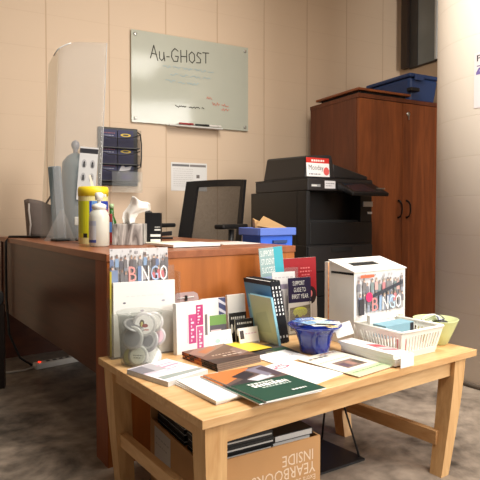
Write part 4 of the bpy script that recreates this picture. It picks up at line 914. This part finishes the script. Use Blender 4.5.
# white slotted basket
bkx, bky, bW, bDp, bH = 1.450, 1.133, .182, .165, .092
bs = thing('slotted_basket', 'white plastic basket with slotted sides', 'basket', (bkx, bky, E0), R(-1))
fl_ = .02
def bpnt(x, y, z):   # flaring
    k = z / bH; cx_, cy_ = bW / 2, bDp / 2
    return (cx_ + (x - cx_) * (1 + 2 * fl_ / bW * k), cy_ + (y - cy_) * (1 + 2 * fl_ / bDp * k), z)
wallm = MB()
def side(p0, p1, nsl):
    def q(u, z, o=0): return bpnt(p0[0] + (p1[0] - p0[0]) * u, p0[1] + (p1[1] - p0[1]) * u, z)
    def strip(u0, u1, z0, z1): wallm.add([q(u0, z0), q(u1, z0), q(u1, z1), q(u0, z1)], [(0, 1, 2, 3)])
    strip(0, 1, 0, .022); strip(0, 1, .074, bH)
    e0, e1 = .06, .94; st_ = (e1 - e0) / nsl
    strip(0, e0, .022, .074); strip(e1, 1, .022, .074)
    for i in range(nsl): strip(e0 + st_ * i, e0 + st_ * (i + .5), .022, .074)
side((0, 0), (bW, 0), 12); side((bW, 0), (bW, bDp), 12); side((bW, bDp), (0, bDp), 12); side((0, bDp), (0, 0), 13)
wallm.add([(0, 0, .0012), (bW, 0, .0012), (bW, bDp, .0012), (0, bDp, .0012)], [(0, 1, 2, 3)])
wallm.build('slotted_wall', M['whiteplastic'], bs, solid=.0024)
rmb = MB(); cs = [bpnt(0, 0, bH), bpnt(bW, 0, bH), bpnt(bW, bDp, bH), bpnt(0, bDp, bH)]
for i in range(4): rmb.tube([cs[i], cs[(i + 1) % 4]], .005, 8)
rmb.build('rim', M['whiteplastic'], bs)
bx1 = thing('blue_box', 'pale blue narrow box lying across the white basket', 'box', (1.458, 1.200, E0 + .052), (0, R(-1), R(-3)))
MB().box(0, .142, 0, .06, 0, .045).build('box_body', plain('pale_teal_card', (128, 168, 184), .5), bx1, bevel=.001)
printed('dark_end_mark', bx1, .018, .04, [], (.122, -.0006, .003), (UP, 0, 0), (44, 44, 50))
wb1 = thing('white_box', 'white carton standing in the basket behind the pale blue box', 'carton', (1.462, 1.275, E0 + .003), R(-2))
MB().box(0, .04, 0, .015, 0, .118).build('box_body', M['boxwhite'], wb1, bevel=.001)
rb1 = thing('red_wrapped_bar', 'small pink red wrapped item low in the basket', 'packet', (1.475, 1.148, E0 + .003), R(5))
MB().box(0, .03, 0, .02, 0, .055).build('packet_body', plain('pink_red', (200, 90, 104), .5), rb1, bevel=.003)

# pale green bowl with small packs
gw = thing('green_bowl', 'pale green plastic bowl at right table end', 'bowl', (1.745, 1.205, E0))
MB().lathe([(.040, 0), (.044, .003), (.062, .045), (.080, .088), (.082, .092), (.079, .092), (.060, .046), (.042, .006), (.001, .005)], 40).build('bowl_body', M['greenplastic'], gw)
items = [(-.038, .012, (236, 236, 232), 'white'), (.030, .004, (206, 212, 236), 'lavender'), (-.008, -.022, (40, 40, 44), 'black'), (.008, .030, (240, 240, 240), 'pale'), (.044, .020, (222, 228, 236), 'frosted'), (-.046, -.010, (206, 212, 190), 'sage')]
for k, (x, y, c, nm) in enumerate(items):
    pk2 = thing('sample_packet', nm + ' sample packet heaped in the pale green bowl', 'packet', (1.745 + x * .7, 1.205 + y * .7, E0 + .070 + .007 * (k % 3)), (R(-20 + 12 * k), R(25 - 14 * k), R(40 * k)), 'sample packets in the green bowl')
    MB().grid(lambda u, v: ((u - .5) * .056, (v - .5) * .042, .008 * sin(pi * u) * sin(pi * v) + .004 * sin(9 * u)), 8, 8).build('packet_front', plain('packet_' + nm, c, .4), pk2, solid=.003)
    MB().box(-.03, -.0275, -.02, .02, -.001, .002).build('crimped_end', plain('packet_end_' + nm, c, .5), pk2)
bnd = thing('black_white_wristband', 'black and white band curled over the packets in the green bowl', 'wristband', (1.712, 1.195, E0 + .090), R(-30))
MB().grid(lambda u, v: (.042 * cos(pi * u), -.006 + .012 * v, .022 * sin(pi * u)), 14, 1).build('band', M['whiteplastic'], bnd, solid=.002)
MB().grid(lambda u, v: (.0435 * cos(.12 + 1.2 * u), -.0062 + .0124 * v, 0.0235 * sin(.12 + 1.2 * u)), 8, 1).build('black_section', M['black'], bnd, solid=.002)

# ================================================================== UNDER THE TABLE
cbx = thing('cardboard_box', 'brown cardboard box lettered upside down under the display table', 'cardboard box', (.742, 1.150, 0.0005), R(-5))
CW, CD, CHH = .335, .49, .258
wl = MB(); th_ = .005
wl.box(0, CW, 0, th_, 0, CHH); wl.box(0, CW, CD - th_, CD, 0, CHH); wl.box(0, th_, th_, CD - th_, 0, CHH - .045); wl.box(CW - th_, CW, th_, CD - th_, 0, CHH); wl.box(0, CW, 0, CD, 0, th_)
wl.build('box_walls', M['kraft'], cbx)
WL = (226, 202, 176)
printed('lettering', cbx, CW, CHH, [('t', 'INSIDE', .60, .755, .92, .875, WL, 180), ('t', 'YEARBOOKS', .30, .61, .945, .735, WL, 180), ('t', 'Extra School Photo', .45, .525, .945, .585, WL, 180)], (0, -.0006, 0), (UP, 0, 0), None)
printed('side_label', cbx, .135, .11, dashes(.1, .9, .7, 4, (160, 156, 152), .04, 3) + dashes(.1, .8, .5, 4, (160, 156, 152), .04, 4), (-.0006, .45, .09), (UP, 0, -UP), (196, 190, 184))
MB().box(0.006, CW - .006, .006, CD - .006, CHH - .062, CHH - .058).build('inner_flap', M['kraft'], cbx)
za = CHH - .0575
def yb(label, x, y, z, rz, w, d, t, cover, group, edge='greypaper', ct=.0018):
    b_ = thing('yearbook', label, 'yearbook', (x, y, z + .0005), rz, group)
    MB().box(.003, w - .003, .0, d - .003, .0005 + ct, t - ct - .0005).build('pages', M[edge], b_)
    c = MB(); c.box(0, w, 0, d, 0, ct); c.box(0, w, 0, d, t - ct, t); c.box(w - .0018, w, 0, d, .0018, t - .0018)
    c.build('cover', M[cover], b_, bevel=.0005)
for k in range(5):
    yb(['lowest', 'second lowest', 'middle', 'second from top', 'topmost'][k] + ' black yearbook of the left stack inside the cardboard box', .762 + .002 * (k % 2), 1.166 + .003 * (k % 3), za + .0195 * k, R(-5), .165, .215, .019, 'black', 'black yearbooks in the cardboard box', ct=.0072)
for k in range(4):
    yb(['lowest', 'second lowest', 'second from top', 'topmost'][k] + ' grey paged yearbook of the right stack inside the cardboard box', .927 + .003 * (k % 2), 1.152 + .003 * (k % 3), za + .0195 * k, R(-5), .134, .21, .019, 'copier2' if k < 3 else 'black', 'grey paged yearbooks in the cardboard box')

for k in range(4):
    yb(['lowest', 'second lowest', 'second from top', 'topmost'][k] + ' black yearbook of the rear stack deep inside the cardboard box', .782 + .003 * (k % 2), 1.402 + .004 * (k % 2), za + .0195 * k, R(-5), .165, .215, .019, 'black', 'rear yearbooks in the cardboard box', ct=.0072)

wsd = thing('wire_stand', 'black wire floor stand with flat base under the table', 'stand', (1.36, 1.42, 0.0005), 0)
MB().prism([(-.13, -.09), (.125, -.105), (.128, -.06), (.115, .115), (-.12, .115)], 0, .008).build('base_plate', M['black'], wsd)
MB().tube([(.118, -.085, .008), (.13, .00, .16), (.10, .05, .36)], .004, 8).build('rod', M['black'], wsd)
MB().tube([(.112, .105, .008), (.108, .085, .13), (.09, .07, .36)], .004, 8).build('rod', M['black'], wsd)
MB().tube([(.10, .05, .36), (.09, .07, .36), (-.06, .06, .36)], .004, 8).build('top_wire', M['black'], wsd)

# power strip and cord
pst = thing('power_strip', 'white power strip with red light on the floor under the desk', 'power strip', (.80, 3.20, 0.0005), R(8))
MB().box(0, .28, -.028, .028, 0, .035).build('strip_body', plain('strip_white', (236, 232, 224), .5), pst, bevel=.006)
MB().box(.025, .036, -.006, .006, .0352, .040).build('switch_light', plain('red_light', (255, 40, 20), .4, emit=3.0), pst)
for k in range(5): MB().box(.07 + .04 * k, .092 + .04 * k, -.012, .012, .0352, .0358).build('outlet', M['copier2'], pst)
wc = MB().tube([(.80, 3.20, .015), (.74, 3.19, .008), (.66, 3.20, .006), (.58, 3.26, .006), (.46, 3.36, .006)], .006, 8).build('extension_cable', plain('white_cord', (196, 190, 180), .5))
tag(wc, 'white cord from the power strip along the floor', 'cord')

# side chair at left edge
sdc = thing('side_chair', 'dark padded side chair cut off at the left edge', 'chair', (.345, 2.86, 0), R(-18))
MB().box(-.24, .20, -.22, .22, .43, .50).build('seat', M['black_soft'], sdc, bevel=.02)
dk_leg = wood('dark_leg', (26, 17, 13), (40, 26, 20), .5)
for x, y in ((-.22, -.2), (.165, -.2), (-.22, .165), (.165, .165)):
    MB().box(x - .02, x + .04, y - .02, y + .04, 0, .432).build('leg', dk_leg, sdc)
MB().box(-.24, -.19, -.22, .22, .55, .95).build('backrest', M['black_soft'], sdc, bevel=.02)
for y in (-.18, .15): MB().box(-.225, -.205, y, y + .03, .48, .56).build('back_post', dk_leg, sdc)

# ================================================================== CAMERA
cam_d = bpy.data.cameras.new('camera'); cam = bpy.data.objects.new('camera', cam_d); C.objects.link(cam)
cam.location = (0, 0, 0.9)
cam.rotation_euler = (R(90 - 1.5), 0, R(54.8 - 90))
cam_d.sensor_width = 36; cam_d.lens = 535 / 480 * 36; cam_d.shift_y = -0.025; cam_d.clip_start = 0.05
scene.camera = cam

# ================================================================== LIGHT
def area(name, loc, target, size, power, col, sy=None):
    l = bpy.data.lights.new(name, 'AREA'); l.energy = power; l.color = col; l.size = size
    if sy: l.shape = 'RECTANGLE'; l.size_y = sy
    o = bpy.data.objects.new(name, l); C.objects.link(o); o.location = loc
    o.rotation_euler = (Vector(target) - Vector(loc)).to_track_quat('-Z', 'Y').to_euler()
    return o
area('ceiling_light', (1.5, -0.6, 3.1), (1.5, -0.6, 0), 2.2, 95, (1.0, 0.95, 0.88), 1.2)
area('ceiling_light', (1.35, 1.1, 3.1), (1.45, 1.1, 0), 1.2, 66, (1.0, 0.95, 0.86), 0.6)
area('front_light', (2.9, -1.7, 2.0), (2.0, 1.6, 0.7), 1.6, 125, (1.0, 0.96, 0.90))
w = bpy.data.worlds.new('world'); scene.world = w; w.use_nodes = True
w.node_tree.nodes['Background'].inputs['Color'].default_value = (1.0, 0.92, 0.82, 1); w.node_tree.nodes['Background'].inputs['Strength'].default_value = 0.14
scene.view_settings.view_transform = 'Standard'
scene.view_settings.exposure = 0.0
